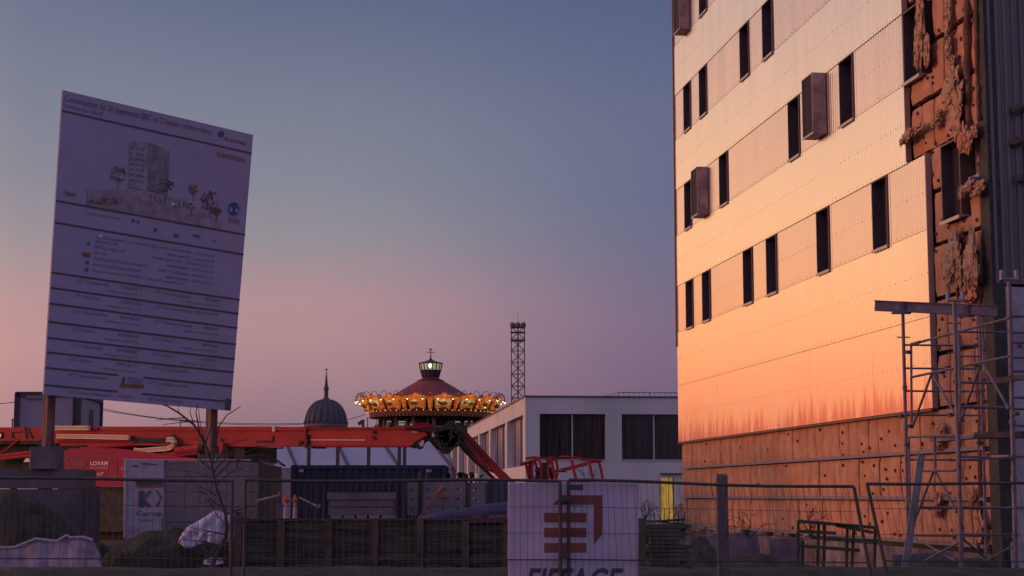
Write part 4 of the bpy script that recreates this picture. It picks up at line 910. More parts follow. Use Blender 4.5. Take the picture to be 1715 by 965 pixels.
leafy(197,292,13,14,'tree1',(.20,.13,.11)); leafy(277,310,14,13,'tree2',(.10,.10,.09)); leafy(324,316,8,9,'tree3',(.26,.14,.12)); leafy(351,337,16,16,'tree4',(.17,.09,.07),70); leafy(362,354,8,6,'tree5',(.11,.12,.08)); leafy(176,338,30,5,'hedge',(.18,.14,.10),60); leafy(320,345,30,4,'people',(.15,.13,.16),20)
mb = MB()
for x, y in ((297,253),(305,256),(312,254),(318,258),(322,261),(315,263),(331,270),(325,264)): pp(mb, [(x-1.5,y-.5),(x,y+.3),(x+1.5,y-.5),(x,y+.9)], .012)
mb.build('picture_birds', ink, pan)
# logos
mb = MB(); text_on(mb, 'samoa', lambda x, y: sgn(x, y, .012), pimg(362,265)[0], pimg(411,272)[0], pimg(411,272)[1]+.0, .022, True); mb.build('logo', cm('samoa', (.30,.24,.10)), pan)
mb = MB(); text_on(mb, 'lnh', lambda x, y: sgn(x, y, .012), pimg(382,376)[0], pimg(400,376)[0], pimg(391,374)[1], .026, False); mb.build('logo', cm('lnh', (.36,.12,.14)), pan)
mb = MB(); cx_, cy_ = 391, 350
ring = [(cx_+9.5*math.cos(t), cy_+11*math.sin(t)) for t in [i*math.pi/12 for i in range(24)]]; pp(mb, ring, .012); mb.build('logo', cm('lnhblue', (.05,.10,.30)), pan)
mb = MB(); pp(mb, [(cx_-5+2.6*math.cos(t), cy_+1+4*math.sin(t)) for t in [i*math.pi/6 for i in range(12)]], .014); pp(mb, [(cx_+5+2.6*math.cos(t), cy_+3+4*math.sin(t)) for t in [i*math.pi/6 for i in range(12)]], .014); mb.build('logo', tarp, pan)
mb = MB(); ring = lambda cx,cy,r1: [(cx+r1*math.cos(t), cy+r1*math.sin(t)) for t in [i*math.pi/8 for i in range(16)]]
pp(mb, ring(370,225,5.5), .012); pp(mb, [(220,367),(225,368),(225,373),(220,372)], .012); pp(mb, [(229,368.5),(233,369.5),(233,374.5),(229,373.5)], .012); pp(mb, [(257,382),(263,383),(261,389),(258,387)], .012); pp(mb, [(291,391),(300,393),(298,398),(291,397)], .012); pp(mb, [(355,398),(358,404),(363,398),(358,407)], .012)
pp(mb, ring(146,440,3.2), .012); pp(mb, ring(145,452,3.2), .012); pp(mb, ring(148,408,2.5), .012); text_on(mb, 'ANRU', lambda x, y: sgn(x, y, .012), pimg(322,395)[0], pimg(335,398)[0], pimg(330,398)[1], .011, True); mb.build('logo', cm('seal', (.13,.12,.15)), pan)
mb = MB(); pp(mb, [(138,422),(151,424),(151,431),(138,429)], .012); mb.build('logo', cm('orange', (.24,.09,.04)), pan)
mb = MB(); pp(mb, [(206,631),(209,632),(208,643),(240,644),(240,650.5),(201,648)], .012); mb.build('logo', cm('rust', (.26,.13,.04)), pan)
mb = MB(); text_on(mb, 'MAISONS', lambda x, y: sgn(x, y, .012), pimg(214,637)[0], pimg(238,638)[0], pimg(226,637)[1], .009); text_on(mb, 'CONFORT', lambda x, y: sgn(x, y, .012), pimg(214,642)[0], pimg(238,643)[0], pimg(226,642)[1], .009); mb.build('lettering', ink, pan)
mb = MB(); pp(mb, [(284,341),(289,340),(295,344),(292,345),(288,343)], .015); pp(mb, [(164,395),(172,393.5),(170,398),(165,398)], .012); mb.build('torn_spot', M('torn_white', (.9,.85,.85), .7, var=0, emit=None), pan)
wood = M('weathered_timber', (.26,.15,.12), .9, var=.45, scale=2.5, bump=.8, stretch=(4,4,.5), detail=10)
for (xa, xb, ytop, yb, dd) in ((69,96,655,752,.12),(344,367,680,770,.12)):
    A = plane_hit(xa, ytop, SO - sn*.3, sn); B = plane_hit(xb, ytop, SO - sn*.3, sn); ct = (A+B)/2; wd = .15; ct = ct + ex*.05
    mb = MB(); zb2 = 0.0; zt2 = ct.z + (.40 if xa < 100 else 3.2); mb.obox(Vector((ct.x,ct.y,0)) - ex*wd/2 + sn*.0, ex*wd, -sn*.17, (0,0,zt2)); mb.build('post', wood, SG)
    A2 = Vector((ct.x,ct.y,zt2)); 
for u_ in (.06,.5):
    MB().bar(sgn(u_,.03,-.12), sgn(u_,.985,-.12), .06, .09).build('upright', wood, SG)
for v in (.2,.55,.97):
    a, b = sgn(.02, v, -.07), sgn(.98, v, -.07); MB().bar(a, b, .06, .09).build('crossbar', wood, SG)
# concrete footings of the sign
cblk = M('old_concrete', (.15,.135,.155), .95, var=.3, scale=1.2, bump=.5, detail=10)
A = plane_hit(82, 760, SO - sn*.4, sn); B = plane_hit(355, 765, SO - sn*.4, sn)
def cbl(c, w, d, z0, z1, label, ang=0.0, mat=cblk):
    ca, sa = math.cos(ang), math.sin(ang); ax = Vector((ca,sa,0)); ay = Vector((-sa,ca,0)); b = .03
    c = Vector((c[0],c[1],0)); mb = MB(); lo = [(-w/2+b,-d/2),(w/2-b,-d/2),(w/2,-d/2+b),(w/2,d/2-b),(w/2-b,d/2),(-w/2+b,d/2),(-w/2,d/2-b),(-w/2,-d/2+b)]
    mb.prism([c+ax*x+ay*y+Vector((0,0,z0)) for x,y in lo], (0,0,z1-z0-.02)); mb.prism([c+ax*x*.97+ay*y*.97+Vector((0,0,z1-.02)) for x,y in lo], (0,0,.02))
    mb.lathe([(0.02,z1),(.06,z1+.02),(.02,z1+.04)], c, 8)
    o = mb.build('concrete_block', mat, origin=(c.x,c.y,z0)); tag(o, label, 'concrete block'); return o
zA = W(76,784,29).z; zA1 = W(76,750,29.3).z
cbl((A.x-.02,A.y-.04), .42, .7, zA-.02, zA1, 'small dark concrete footing clamped round the left sign post')
cbl((W(70,828,29.4).x-.02,29.5), 1.56, 1.3, W(70,818,28.8).z, zA-.02, 'wide flat concrete slab under the left sign post, topmost of its stack')
cbl((W(74,828,29.4).x,29.5), 1.62, 1.3, 0, W(70,818,28.8).z-.012, 'large bluish grey concrete base under the flat slab at the left', mat=M('old_concrete2', (.115,.115,.15), .95, var=.3, scale=1, bump=.4))
zB = W(350,771,28.6).z
cbl((B.x,B.y+.05), .44, .7, zB, W(350,757,29.7).z, 'small dark concrete footing round the right sign post')
cbl((B.x-.1,B.y+.5), 1.1, 1.0, 0, zB-.01, 'tall concrete base block hidden behind the wrapped block stack')
# ------------------------------------------------------------------ wrapped stack of blocks
Y = 27.2; x0, xm, x1 = W(210,828,Y).x, W(273,828,Y).x, W(415,828,Y).x; zt, zb0 = W(300,771,Y).z, W(300,900,Y).z
wrapm = M('wrap_film', (.42,.36,.47), .35, var=.15, scale=3, bump=.4, bscale=9); blockm = M('gypsum_block', (.235,.205,.225), .9, var=.15, scale=3, stretch=(1,1,3), bump=.3)
ST = empty('block_stack', ((x0+x1)/2, Y+.5, zb0-.14), 'tall stack of grey plaster blocks half wrapped in printed white film, on a pallet', 'block stack')
mb = MB(); nrow = 5; nc = 4; hz_ = (zt-zb0-.02)/nrow
for j in range(nrow):
    for i in range(nc):
        w_ = (x1-xm)/nc; jx = rnd.uniform(-.004,.004); mb.box((xm+.01+i*w_, Y+jx, zb0+j*hz_+.004), (xm+.01+(i+1)*w_-.006, Y+1.05, zb0+(j+1)*hz_-.004))
mb.build('blocks', blockm, ST)
mb = MB(); rows = []
for j in range(15):
    z = zb0-.03 + (zt+.015-zb0+.03)*j/14; rows.append([Vector((x0+.02*(1-j/14)-.03+(xm-x0+.04)*i/14, Y-.015+.012*noise.noise(Vector((i*.6,j*.6,2))), z)) for i in range(15)])
mb.grid(rows); mb.box((x0-.01,Y+.004,zb0),(xm,Y+1.04,zt-.005)); mb.build('wrap_film', wrapm, ST, smooth=True)
mb = MB(); 
for i in range(46):
    z = zb0 + (zt-zb0)*i/45; xx = x0-.015+.02*(1-i/45); mb.hexa([(xx-.02,Y-.03,z),(xx+.012,Y-.03,z+.01),(xx+.012,Y+.06,z+.01),(xx-.02,Y+.06,z),(xx-.012,Y-.03,z+.02),(xx+.02,Y-.03,z+.028),(xx+.02,Y+.06,z+.028),(xx-.012,Y+.06,z+.02)])
for i in range(60):
    x = x0 + (x1-x0)*i/60; h_ = .012+.012*abs(noise.noise(Vector((i*.5,0,0)))); mb.box((x,Y-.02,zt+.0),(x+(x1-x0)/62,Y+.3,zt+h_))
mb.build('wrap_edge', M('wrap_edge', (.85,.68,.62), .4, var=.2, scale=20), ST)
def kf(x, y): return W(x, y, Y-.035)
def kp(mb, pts): mb.face([kf(*p) for p in pts][::-1])
mb = MB(); kp(mb, [(228,801),(273,801),(273,811.5),(228,811.5)]); kp(mb, [(222,779),(231,779),(231,781.5),(222,781.5)]); kp(mb, [(236,775.5),(262,777),(262,779),(236,777.5)]); mb.build('label_band', M('label_dark', (.09,.07,.09), .5), ST)
mb = MB(); kp(mb, [(228,812.6),(273,812.6),(273,816),(228,816)]); kp(mb, [(260,821),(264,821),(272,834),(264,849),(260,849),(268,834)]); mb.build('label_red', M('label_red', (.22,.08,.07), .5), ST)
mb = MB(); kp(mb, [(232,822),(242,822),(242,849),(232,849)]); kp(mb, [(242,831),(249,822),(255,822),(243,836)]); kp(mb, [(242,836),(254,849),(247,849),(242,842)]); mb.build('label_letter', M('label_teal', (.06,.10,.14), .5), ST)
mb = MB(); text_on(mb, 'Carop', kf, 228, 271, 863, 7.0, True); mb.build('lettering', M('label_ink', (.13,.11,.14), .5, var=0), ST)
mb = MB(); kp(mb, [(232,870),(256,870),(256,872),(232,872)]); kp(mb, [(270,866),(277,866),(277,892),(270,892)]); mb.build('label_line', M('label_ink2', (.2,.17,.2), .5, var=0), ST)
mb = MB()
for i in range(3): mb.box((x0+.02+i*(x1-x0-.12)/2, Y+.03, zb0-.11),(x0+.12+i*(x1-x0-.12)/2, Y+1.0, zb0-.025))
mb.box((x0,Y+.02,zb0-.024),(x1,Y+1.02,zb0-.002)); mb.box((x0,Y+.02,zb0-.135),(x1,Y+1.02,zb0-.112)); mb.build('pallet', M('pallet_wood', (.16,.11,.09), .9, var=.4), ST)
# a plank plinth carries the pallet
o = MB().box((x0-.2,Y-.1,0),(x1+.2,Y+.12,zb0-.14)).box((x0-.2,Y+.9,0),(x1+.2,Y+1.15,zb0-.14)).box((x0+.8,Y-.05,0),(x0+1.1,Y+1.1,zb0-.143)).build('timber_sleeper', M('sleeper', (.09,.07,.065), .95, var=.4), origin=((x0+x1)/2, Y+.5, 0)); tag(o, 'dark timber sleepers under the wrapped block stack', 'sleeper')
# ------------------------------------------------------------------ soil heaps, sheets
soil = M('heap_soil', (.062,.062,.048), 1, var=.5, scale=3, bump=1., bscale=12)
def heap(c, rx, ry, h, seed, label, mat=soil, rough_=.35):
    c = Vector(c); rows = []
    for i in range(34):
        r = i/33; row = []
        for k_ in range(72):
            a = 2*math.pi*k_/72; nx = noise.fractal(Vector((math.cos(a)*r*2.2, math.sin(a)*r*2.2, seed)), 1, 2, 6); hh = h*(.5+.5*math.cos(math.pi*min(1,r)))**.8*(1+.45*rough_*nx) + .05*nx*(1-r)
            row.append(c + Vector((math.cos(a)*r*rx*(1+.15*noise.noise(Vector((math.cos(a),math.sin(a),seed)))), math.sin(a)*r*ry, max(-.02,hh))))
        rows.append(row)
    o = MB().grid(rows, True).build('soil_heap', mat, origin=c, smooth=True); tag(o, label, 'soil heap'); return o
heap((W(30,828,26.6).x,26.7,0), 2.0, 1.3, 1.72, 1, 'dark rounded soil heap before the concrete base at the far left')
heap((W(180,828,25.8).x,25.9,0), 1.5, 1.0, .95, 2, 'low dark soil heap between the left concrete base and the wrapped stack')
heap((W(265,828,25.6).x,25.7,0), 2.0, 1.0, 1.20, 3, 'dark soil heap piled against the foot of the wrapped stack')
heap((W(375,828,25.4).x,25.4,0), .9, .6, 1.0, 4, 'small dark heap under the crumpled white sheet')
# scrubby dry grass on heaps
mb = MB()
for i in range(1500):
    px = rnd.choice((rnd.uniform(0,120), rnd.uniform(150,400), rnd.uniform(200,300))); y = rnd.uniform(24.6,25.8); x = (px-857.5)/F*y; z = .62+rnd.random()*.25; h = rnd.uniform(.04,.17); p = Vector((x,y,z))
    d = Vector((rnd.uniform(-.5,.5), rnd.uniform(-.3,.3), 1)).normalized()*h; mb.face([p-Vector((.006,0,0)), p+Vector((.006,0,0)), p+d])
tag(mb.build('dry_grass', M('dry_grass', (.07,.07,.05), .9)), kind='stuff')
clothm = M('white_sheet', (.62,.56,.72), .6, var=.12, scale=4, bump=.4, bscale=16)
def sheet(name, outline_top, outline_bot, Y, depth, mat, label, folds=1., n=40, m=14):
    rows = []; xs0 = [p[0] for p in outline_top]
    def ev(ol, t):
        x = ol[0][0] + (ol[-1][0]-ol[0][0])*t
        for a, b in zip(ol, ol[1:]):
            if a[0] <= x <= b[0]: return x, a[1]+(b[1]-a[1])*(x-a[0])/max(1e-6, b[0]-a[0])
        return x, ol[-1][1]
    for j in range(m+1):
        row = []
        for i in range(n+1):
            t = i/n; xt, yt = ev(outline_top, t); xb, yb = ev(outline_bot, t); s_ = j/m
            off = .05*folds*noise.fractal(Vector((t*7, s_*3, Y)), 1, 2, 4) + depth*s_; off2 = .03*folds*math.sin(t*38+2*noise.noise(Vector((t*6,s_,0))))
            p = W(xt+(xb-xt)*s_, yt+(yb-yt)*s_, Y - off + off2*s_); row.append(p)
        rows.append(row)
    mb = MB(); back_ = [W(outline_top[0][0]+(outline_top[-1][0]-outline_top[0][0])*i/n, ev(outline_top, i/n)[1]+3, Y+.35) for i in range(n+1)]
    mb.grid([back_]+rows); o = mb.build(name, mat, origin=W((xs0[0]+xs0[-1])/2, 930, Y), smooth=True)
    sm = o.modifiers.new('s', 'SOLIDIFY'); sm.thickness = .01; tag(o, label, name.replace('_', ' ')); return o
sheet('tarpaulin', [(-30,905),(5,917),(25,916),(60,902),(95,906),(112,896),(118,900),(150,900),(158,912),(168,930)], [(-30,960),(60,962),(172,960)], 24.6, .3, M('tarp_cloth', (.33,.25,.33), .7, var=.3, scale=2.2, stretch=(3,1,.4)), 'long dirty pale tarpaulin draped in waves over the bank at the far left')
rm = M('tarp_cloth_hem', (.46,.40,.50), .6, var=.1); hem = [(-30,906),(5,918),(25,917),(60,903),(95,907),(112,897),(118,901),(140,900),(155,905)]
mb = MB(); mb.path([W(x, y-.5, 24.55) for x, y in hem], .022, 6)
hm = mb.build('hem', rm, [o for o in COL.objects if o.name == 'tarpaulin'][0])
sheet('white_sheet', [(299,908),(306,893),(316,882),(335,872),(360,856),(366,856),(390,867)], [(299,909),(315,920),(340,910),(370,912),(382,908)], 24.7, .05, clothm, 'crumpled white sheet caught on the bare sapling, before the wrapped stack', 1.2, 30, 12)
sheet('plastic_bag', [(342,938),(355,935),(372,936)], [(342,945),(357,950),(374,944)], 24.4, .05, clothm, 'small white plastic scrap at the foot of the bare sapling', 1.5, 14, 6)
# ------------------------------------------------------------------ bare sapling
bark = M('bare_bark', (.075,.055,.06), .9, var=.3, scale=8)
sb = W(372,945,23.8); SP = empty('bare_tree', (sb.x, sb.y, .6), 'small leafless sapling rising in front of the wrapped block stack and the right sign post', 'tree')
mb = MB(); trunk = [(352,962),(360,935),(372,915),(378,900),(380,885),(378,862),(372,845),(362,815),(357,790),(352,765),(344,742),(334,722)]
mb.path([W(x,y,23.8+.02*i) for i,(x,y) in enumerate(trunk)], [.034,.034,.032,.032,.030,.024,.020,.017,.015,.012,.010,.008], 7); mb.build('trunk', bark, SP)
mb = MB()
def twig(x, y, ang, L, r, d, Y0=23.9):
    pts = [W(x, y, Y0)]; n = 5; a = ang
    xs_, ys_ = x, y; P = [(x, y)]
    for i in range(n):
        a += rnd.uniform(-.22,.22); xs_ += math.cos(a)*L/n; ys_ -= math.sin(a)*L/n; pts.append(W(xs_, ys_, Y0+rnd.uniform(-.08,.08)*(i+1)*.6)); P.append((xs_, ys_))
    mb.path(pts, [r*(1-.7*i/n) for i in range(n+1)], 4)
    if d > 0:
        for _ in range(rnd.randint(2,4)):
            k_ = rnd.randint(1,n-1); twig(*P[k_], a+rnd.choice((-1,1))*rnd.uniform(.4,1.0), L*rnd.uniform(.35,.6), r*.55, d-1, Y0)
def br_(pts, r, Y0=23.9): mb.path([W(x, y, Y0) for x, y in pts], [r*(1-.6*i/(len(pts)-1)) for i in range(len(pts))], 5)
br_([(352,765),(340,735),(325,712),(300,692),(280,680),(272,678)], .022); br_([(334,722),(330,700),(328,690),(332,676)], .012); br_([(310,700),(285,701),(262,704)], .009); br_([(320,706),(290,709),(270,712)], .008); br_([(345,742),(352,718),(356,700)], .010); br_([(355,780),(362,740),(366,715),(380,695),(403,681)], .014)
br_([(325,712),(318,690),(320,680)], .008); br_([(345,745),(336,715),(333,690),(331,678)], .008); br_([(300,692),(298,684),(303,672)], .006); br_([(362,790),(330,770),(290,742)], .007); br_([(358,800),(320,790),(270,783)], .006)
br_([(358,790),(380,765),(400,752),(430,748),(448,748)], .010); br_([(360,800),(385,775),(415,765),(445,768),(478,782)], .012); br_([(365,760),(395,740),(420,735)], .007)
for (x, y, a, L) in ((378,862,.6,70),(372,850,2.6,60),(380,885,.3,55),(378,895,2.8,70),(366,915,2.9,70),(372,915,.2,60),(362,830,2.4,60),(360,815,.8,60),(356,790,2.2,50),(354,780,1.0,50),(350,760,1.9,40),(376,900,1.2,50),(378,880,2.2,60)): twig(x, y, a, L, .010, 2, 23.75)
mb.build('branches', bark, SP)
# scrub around the container and hoarding
def shrub(px, yb, Y0, n, h, label):
    global mb
    b = W(px, yb, Y0); mb = MB()
    for _ in range(n): twig(px+rnd.uniform(-3,3), yb, math.pi/2+rnd.uniform(-.7,.7), h*rnd.uniform(.6,1), .008, 2, Y0)
    o = mb.build('bare_shrub', bark, origin=b); tag(o, label, 'shrub')
shrub(985,806,60,7,34,'leafless twiggy shrub behind the red basket, against the white building')
shrub(1080,870,28,6,34,'leafless twigs above the dark plank pile right of the banner')
shrub(1360,900,24,6,60,'leafless shrub behind the leaning fence, before the insulated wall')
shrub(1255,900,24,6,50,'leafless shrub right of the square timber post')
# ------------------------------------------------------------------ timber hoarding
Y = 24.3; plank = M('old_plank', (.105,.095,.07), .95, var=.5, scale=2, bump=.6, stretch=(.6,1,5)); plank2 = M('hoarding_post', (.13,.095,.08), .95, var=.4, scale=2, bump=.5)
HB = empty('timber_hoarding', (W(630,828,Y).x, Y, 0), 'long dark timber hoarding of horizontal planks and upright posts, left of the banner', 'hoarding')
mb = MB(); xa, xb = W(393,828,Y).x, W(852,828,Y).x; ztop = W(600,872,Y).z; n = 9; hh = ztop/n; nxs = 4
for j in range(n):
    for i in range(nxs):
        a = xa+(xb-xa)*i/nxs; b = xa+(xb-xa)*(i+1)/nxs; dz = rnd.uniform(-.008,.008); mb.box((a+.004,Y+.03+rnd.uniform(0,.012),j*hh+.004),(b-.004,Y+.07,(j+1)*hh-.004))
mb.box((xa,Y+.075,0),(xb,Y+.095,ztop-.01)); mb.build('planks', plank, HB)
for px in (400, 472, 552, 628.5, 704, 780, 848): x = W(px,828,Y-.02).x; MB().box((x-.05,Y-.06,0),(x+.05,Y+.028,ztop-.01+.02*(px % 3))).build('post', plank2, HB)
MB().box((xa,Y+.005,ztop+.0),(xb,Y+.09,ztop+.03)).build('top_rail', plank, HB)
# formwork panels with tie holes
Y = 31; fm = M('formwork_panel', (.27,.225,.25), .85, var=.25, scale=1.4, bump=.3); FW_ = []
def panel(xa, xb, ya, yb, Y, label, name='formwork_panel', mat=fm, holes=True, slats=None):
    A, B = W(xa,yb,Y), W(xb,ya,Y); P = empty(name, ((A.x+B.x)/2, Y, 0), label, 'panel')
    mb = MB(); z0 = max(0,A.z)
    if slats:
        s_ = slats; x = A.x; i = 0
        while x < B.x: mb.box((x,Y+(.04 if i % 2 else 0),z0),(min(B.x,x+s_),Y+.08,B.z)); x += s_; i += 1
    else:
        nr = 4
        for j in range(nr): mb.box((A.x,Y,z0+(B.z-z0)*j/nr+.004),(B.x,Y+.08,z0+(B.z-z0)*(j+1)/nr-.004))
    mb.build('sheet', mat, P)
    if holes:
        mb = MB()
        for i in range(max(1,int((B.x-A.x)/.27))):
            for j in range(3): mb.disc((A.x+.14+i*.27, Y-.004, z0+(B.z-z0)*(j+.6)/3.3), (0,1,0), .02, 8, .005)
        mb.build('tie_holes', blk, P)
    mb = MB(); 
    for x in (A.x+.02, B.x-.02): mb.box((x-.02,Y-.03,0),(x+.02,Y-.004,B.z-.002))
    mb.box((A.x,Y+.082,0),(A.x+.1,Y+.3,z0+.2)); mb.box((B.x-.1,Y+.082,0),(B.x,Y+.3,z0+.2))
    mb.build('stiffener', blk, P); return P
panel(678,705,808,864,31.3,'narrow grey formwork panel next to the blue container'); panel(704.5,784,807,862,31.2,'wide grey formwork panel with tie holes and orange marks'); panel(783.5,818,808,862,31.1,'plain grey formwork panel left of the ribbed sheet'); panel(817,862,806,866,31.4,'ribbed bluish metal sheet standing just left of the banner', 'ribbed_panel', M('ribbed_blue', (.13,.13,.2), .5, metal=.3, var=.5, scale=6, stretch=(6,1,.3)), False, .06)
orm = M('orange_paint', (.62,.10,.03), .5, var=.2)
A = W(744,833,31.05); o = MB().box((A.x,31.05,A.z),(A.x+.09,31.16,A.z+.045)).tube((A.x+.075,31.1,A.z+.045),(A.x+.08,31.1,A.z+.17),.008,6).box((A.x+.02,31.06,A.z+.045),(A.x+.06,31.14,A.z+.055)).build('orange_clamp', orm, origin=A); tag(o, 'small orange clamp on the wide formwork panel', 'clamp')
o = MB().tube(W(733,826,31.05),W(741,818,31.05),.03,8).tube(W(703,866,31.02),W(734,824,31.05),.018,6).disc(W(741,818,31.03),(1,0,1),.045,8,.03).build('brace_prop', [orm], origin=W(703,866,31)); tag(o, 'slanting prop with an orange head before the wide formwork panel', 'prop')
# concrete lintels stacked on blocks
lm = M('lintel', (.26,.20,.20), .9, var=.3, scale=1.5, bump=.4); Y = 30.5
LB = empty('block_stack', (W(602,828,Y).x, Y+.4, 0), 'low stack of brownish concrete slabs on square bearers, before the blue container', 'slab stack')
A, B = W(547,863,Y), W(658,824,Y); mb = MB(); hz2 = (B.z-A.z)/3
for j in range(3):
    o_ = rnd.uniform(0,.04); mb.box((A.x+o_,Y+o_,A.z+j*hz2+.004),(B.x-o_,Y+.8,A.z+(j+1)*hz2-.01))
mb.build('slabs', lm, LB); mb = MB()
for i in range(5): x = A.x+.08+i*(B.x-A.x-.28)/4; mb.box((x,Y+.02,A.z-.09),(x+.19,Y+.78,A.z-.001))
mb.build('bearers', M('bearer', (.36,.30,.36), .8, var=.2), LB)
mb = MB(); mb.box((A.x-.1,Y+.05,0),(B.x+.1,Y+.75,A.z-.092)); mb.build('base', cblk, LB)
# road-works barrier posts and tape
wpm = M('barrier_white', (.55,.44,.50), .5, var=.3, scale=9); 
def bpost(px, label, s=1.):
    Y = 26; b = W(px,828,Y); b.z = .0; t = W(px,829,Y).z; m_ = W(px,842,Y).z; lo = W(px,872,Y).z
    P = empty('barrier_post', b, label, 'barrier post', 'orange and white barrier posts'); mb = MB(); mb.lathe([(.045*s,.04),(.045*s,lo),(.042*s,lo+.1),(.03*s,m_)], b, 10); mb.lathe([(.2,0),(.2,.05),(.05,.08)], b, 12); mb.build('post', wpm, P)
    MB().lathe([(.05*s,m_),(.052*s,m_+.05),(.03*s,m_+.08),(.02*s,t),(0,t+.01)], b, 10).build('cap', orm, P)
bpost(479.5,'taller orange capped white barrier post standing left of its pair'); bpost(494,'orange capped barrier post standing right of its pair, nearer the slab stack', .8)
tapem = M('barrier_tape', (.5,.36,.38), .6, var=.5, scale=14)
def tape(a, b, label): o = MB().bar(W(*a,26), W(*b,26), .006, .03).bar(W(*b,26), W(*b,26)+Vector((.001,.0,.05)), .02).build('barrier_tape', tapem, origin=W(*a,26)); tag(o, label, 'barrier tape')
tape((430,838.5),(468,829),'striped barrier tape rising towards the barrier posts from the left'); tape((501,833),(535,850),'striped barrier tape falling away to the right of the barrier posts')
mb = MB(); A = W(463,868,26.5); 
for i in range(4):
    for j in range(4): mb.box((A.x+i*.045,26.5,A.z+j*.055),(A.x+i*.045+.04,26.6,A.z+j*.055+.048))
o = mb.box((A.x,26.5,0),(A.x+.18,26.6,A.z-.002)).build('brick_pile', M('bluish_brick', (.17,.14,.22), .8, var=.4), origin=(A.x+.1,26.55,0)); tag(o, 'small pile of bluish bricks left of the barrier posts', 'brick pile')
# blue membrane roll with red print
A = [(700,867),(735,864),(790,858),(820,853),(870,848)]; mb = MB(); mb.path([W(x,y+4,27.5) for x,y in A], [.06,.09,.12,.13,.14], 14); bm2 = mb.build('membrane_roll', M('roll_blue', (.06,.065,.16), .5, var=.3), origin=W(790,870,27.5), smooth=True); tag(bm2, 'long dark blue roll with red print lying on the hoarding, left of the banner', 'roll')
for w_ in (760,840):
    p = W(w_,878,27.5); o = MB().box((p.x-.12,27.35,0),(p.x+.12,27.65,p.z+.02)).box((p.x-.16,27.3,0),(p.x+.16,27.7,.08)).build('concrete_block', cblk, origin=(p.x,27.5,0)); tag(o, 'concrete block carrying the blue roll, hidden behind the hoarding, %s' % ('left one' if w_ == 760 else 'right one'), 'concrete block')
mb = MB(); text_on(mb, 'OS', lambda x, y: W(x, y, 24.2), 790, 807, 868.5, 5.5, True, .3); text_on(mb, 'JARDI', lambda x, y: W(x, y-(x-815)*.03, 24.2), 816, 849, 868, 5.2, True, .3)
o = MB().box((W(784,868,24.26).x,24.205,ztop-.03),(W(851,868,24.26).x,24.235,W(800,862,24.2).z)).build('printed_board', M('board_dark', (.06,.055,.07), .7), origin=W(817,868,24.2)); tag(o, 'thin dark board with red slanted lettering along the hoarding top', 'board'); mb.build('lettering', M('print_red', (.45,.10,.12), .6, var=0), o)
# prop heads sticking up behind the panels
for i, (pts, w_, lab) in enumerate((([(742,806),(747,797),(750,796)],.05,'leftmost'), ([(753,807),(751,797)],.035,'second from the left'), ([(768,806),(770,795)],.05,'third from the left'), ([(778,806),(779,796),(776,800)],.09,'widest'), ([(788,807),(783,798),(781,797)],.02,'thin bent'), ([(789,806),(790,795)],.05,'straight dark'), ([(797,807),(793,797)],.022,'slim slanted'), ([(803,807),(805,798),(808,796)],.022,'rightmost hooked'))):
    mb = MB(); P = [W(x,y,33) for x,y in pts]; b = Vector((P[0].x,33,0)); mb.path([b]+P, w_*.8, 6); mb.disc(P[-1]-Vector((0,.05,0)), (0,1,0), w_*1.15, 8, .1); o = mb.build('steel_prop', blk, origin=b); tag(o, f'{lab} of the dark steel props poking above the formwork panels', 'prop', 'steel props behind the formwork')
# ------------------------------------------------------------------ plank pile right of the banner
PP = empty('plank_pile', (W(1108,828,26).x, 26, 0), 'dark stacked planks and rubble right of the banner, with steel bars poking up', 'plank pile')
mb = MB(); a = W(1069,868,25.6); mb.box((a.x,25.55,0),(a.x+.115,25.7,a.z)); mb.build('end_post', M('pile_black', (.09,.095,.07), .9), PP)
mb = MB(); xa, xb = W(1082,828,26).x, W(1147,828,26).x; zt = W(1100,878,26).z; j = 0; z = 0
while z < zt-.03:
    for q in range(2): mb.box((xa+rnd.uniform(-.05,.05),25.75+q*.3,z+.004),(xb+rnd.uniform(-.12,.08),26.02+q*.3,z+.055))
    z += .062; j += 1
mb.build('planks', M('pile_plank', (.12,.12,.10), .95, var=.4, scale=3), PP)
mb = MB(); 
for i in range(8): x = xa+.05+i*.07+rnd.uniform(-.02,.02); mb.path([(x,26,zt-.1),(x+.02,26,zt+.1),(x+rnd.uniform(-.02,.06),26,zt+rnd.uniform(.12,.28))], .007, 5)
mb.tube(W(1075,875,25.9), W(1147,870,25.9), .02, 6); mb.tube(W(1082,872,25.9), W(1147,878,25.9), .015, 6); mb.build('steel_bars', blk, PP)
MB().box((W(1084,878,25.7).x,25.72,zt-.02),(W(1089,878,25.7).x,25.8,zt+.05)).build('block_end', lm, PP)
# debris at the wall foot
grey = M('debris_grey', (.22,.17,.21), .85, var=.35, scale=2)
dark_h = M('debris_dark', (.085,.085,.07), .95, var=.4)
for i, (xa, xb, ya, Y, tilt, lab, mt) in enumerate(((1178,1235,893,30,.1,'grey board leaning at the wall foot right of the rubble',grey),(1232,1285,890,31,-.15,'tilted grey board in the middle of the wall foot',grey),(1290,1345,900,31.5,.05,'flat grey board left of the dark trestle',grey),(1500,1600,925,29,0.02,'long low grey board at the scaffold foot',grey))):
    A, B = W(xa,945,Y), W(xb,ya,Y); o = MB().hexa([(A.x,Y,0),(B.x,Y,0),(B.x,Y+.05,0),(A.x,Y+.05,0),(A.x+tilt,Y+.35,B.z-.06),(B.x+tilt,Y+.35,B.z),(B.x+tilt,Y+.4,B.z),(A.x+tilt,Y+.4,B.z-.06)]).box((A.x+.1,Y+.42,0),(A.x+.18,Y+.5,B.z*.9)).build('leaning_board', mt, origin=((A.x+B.x)/2,Y,0)); tag(o, lab, 'board')
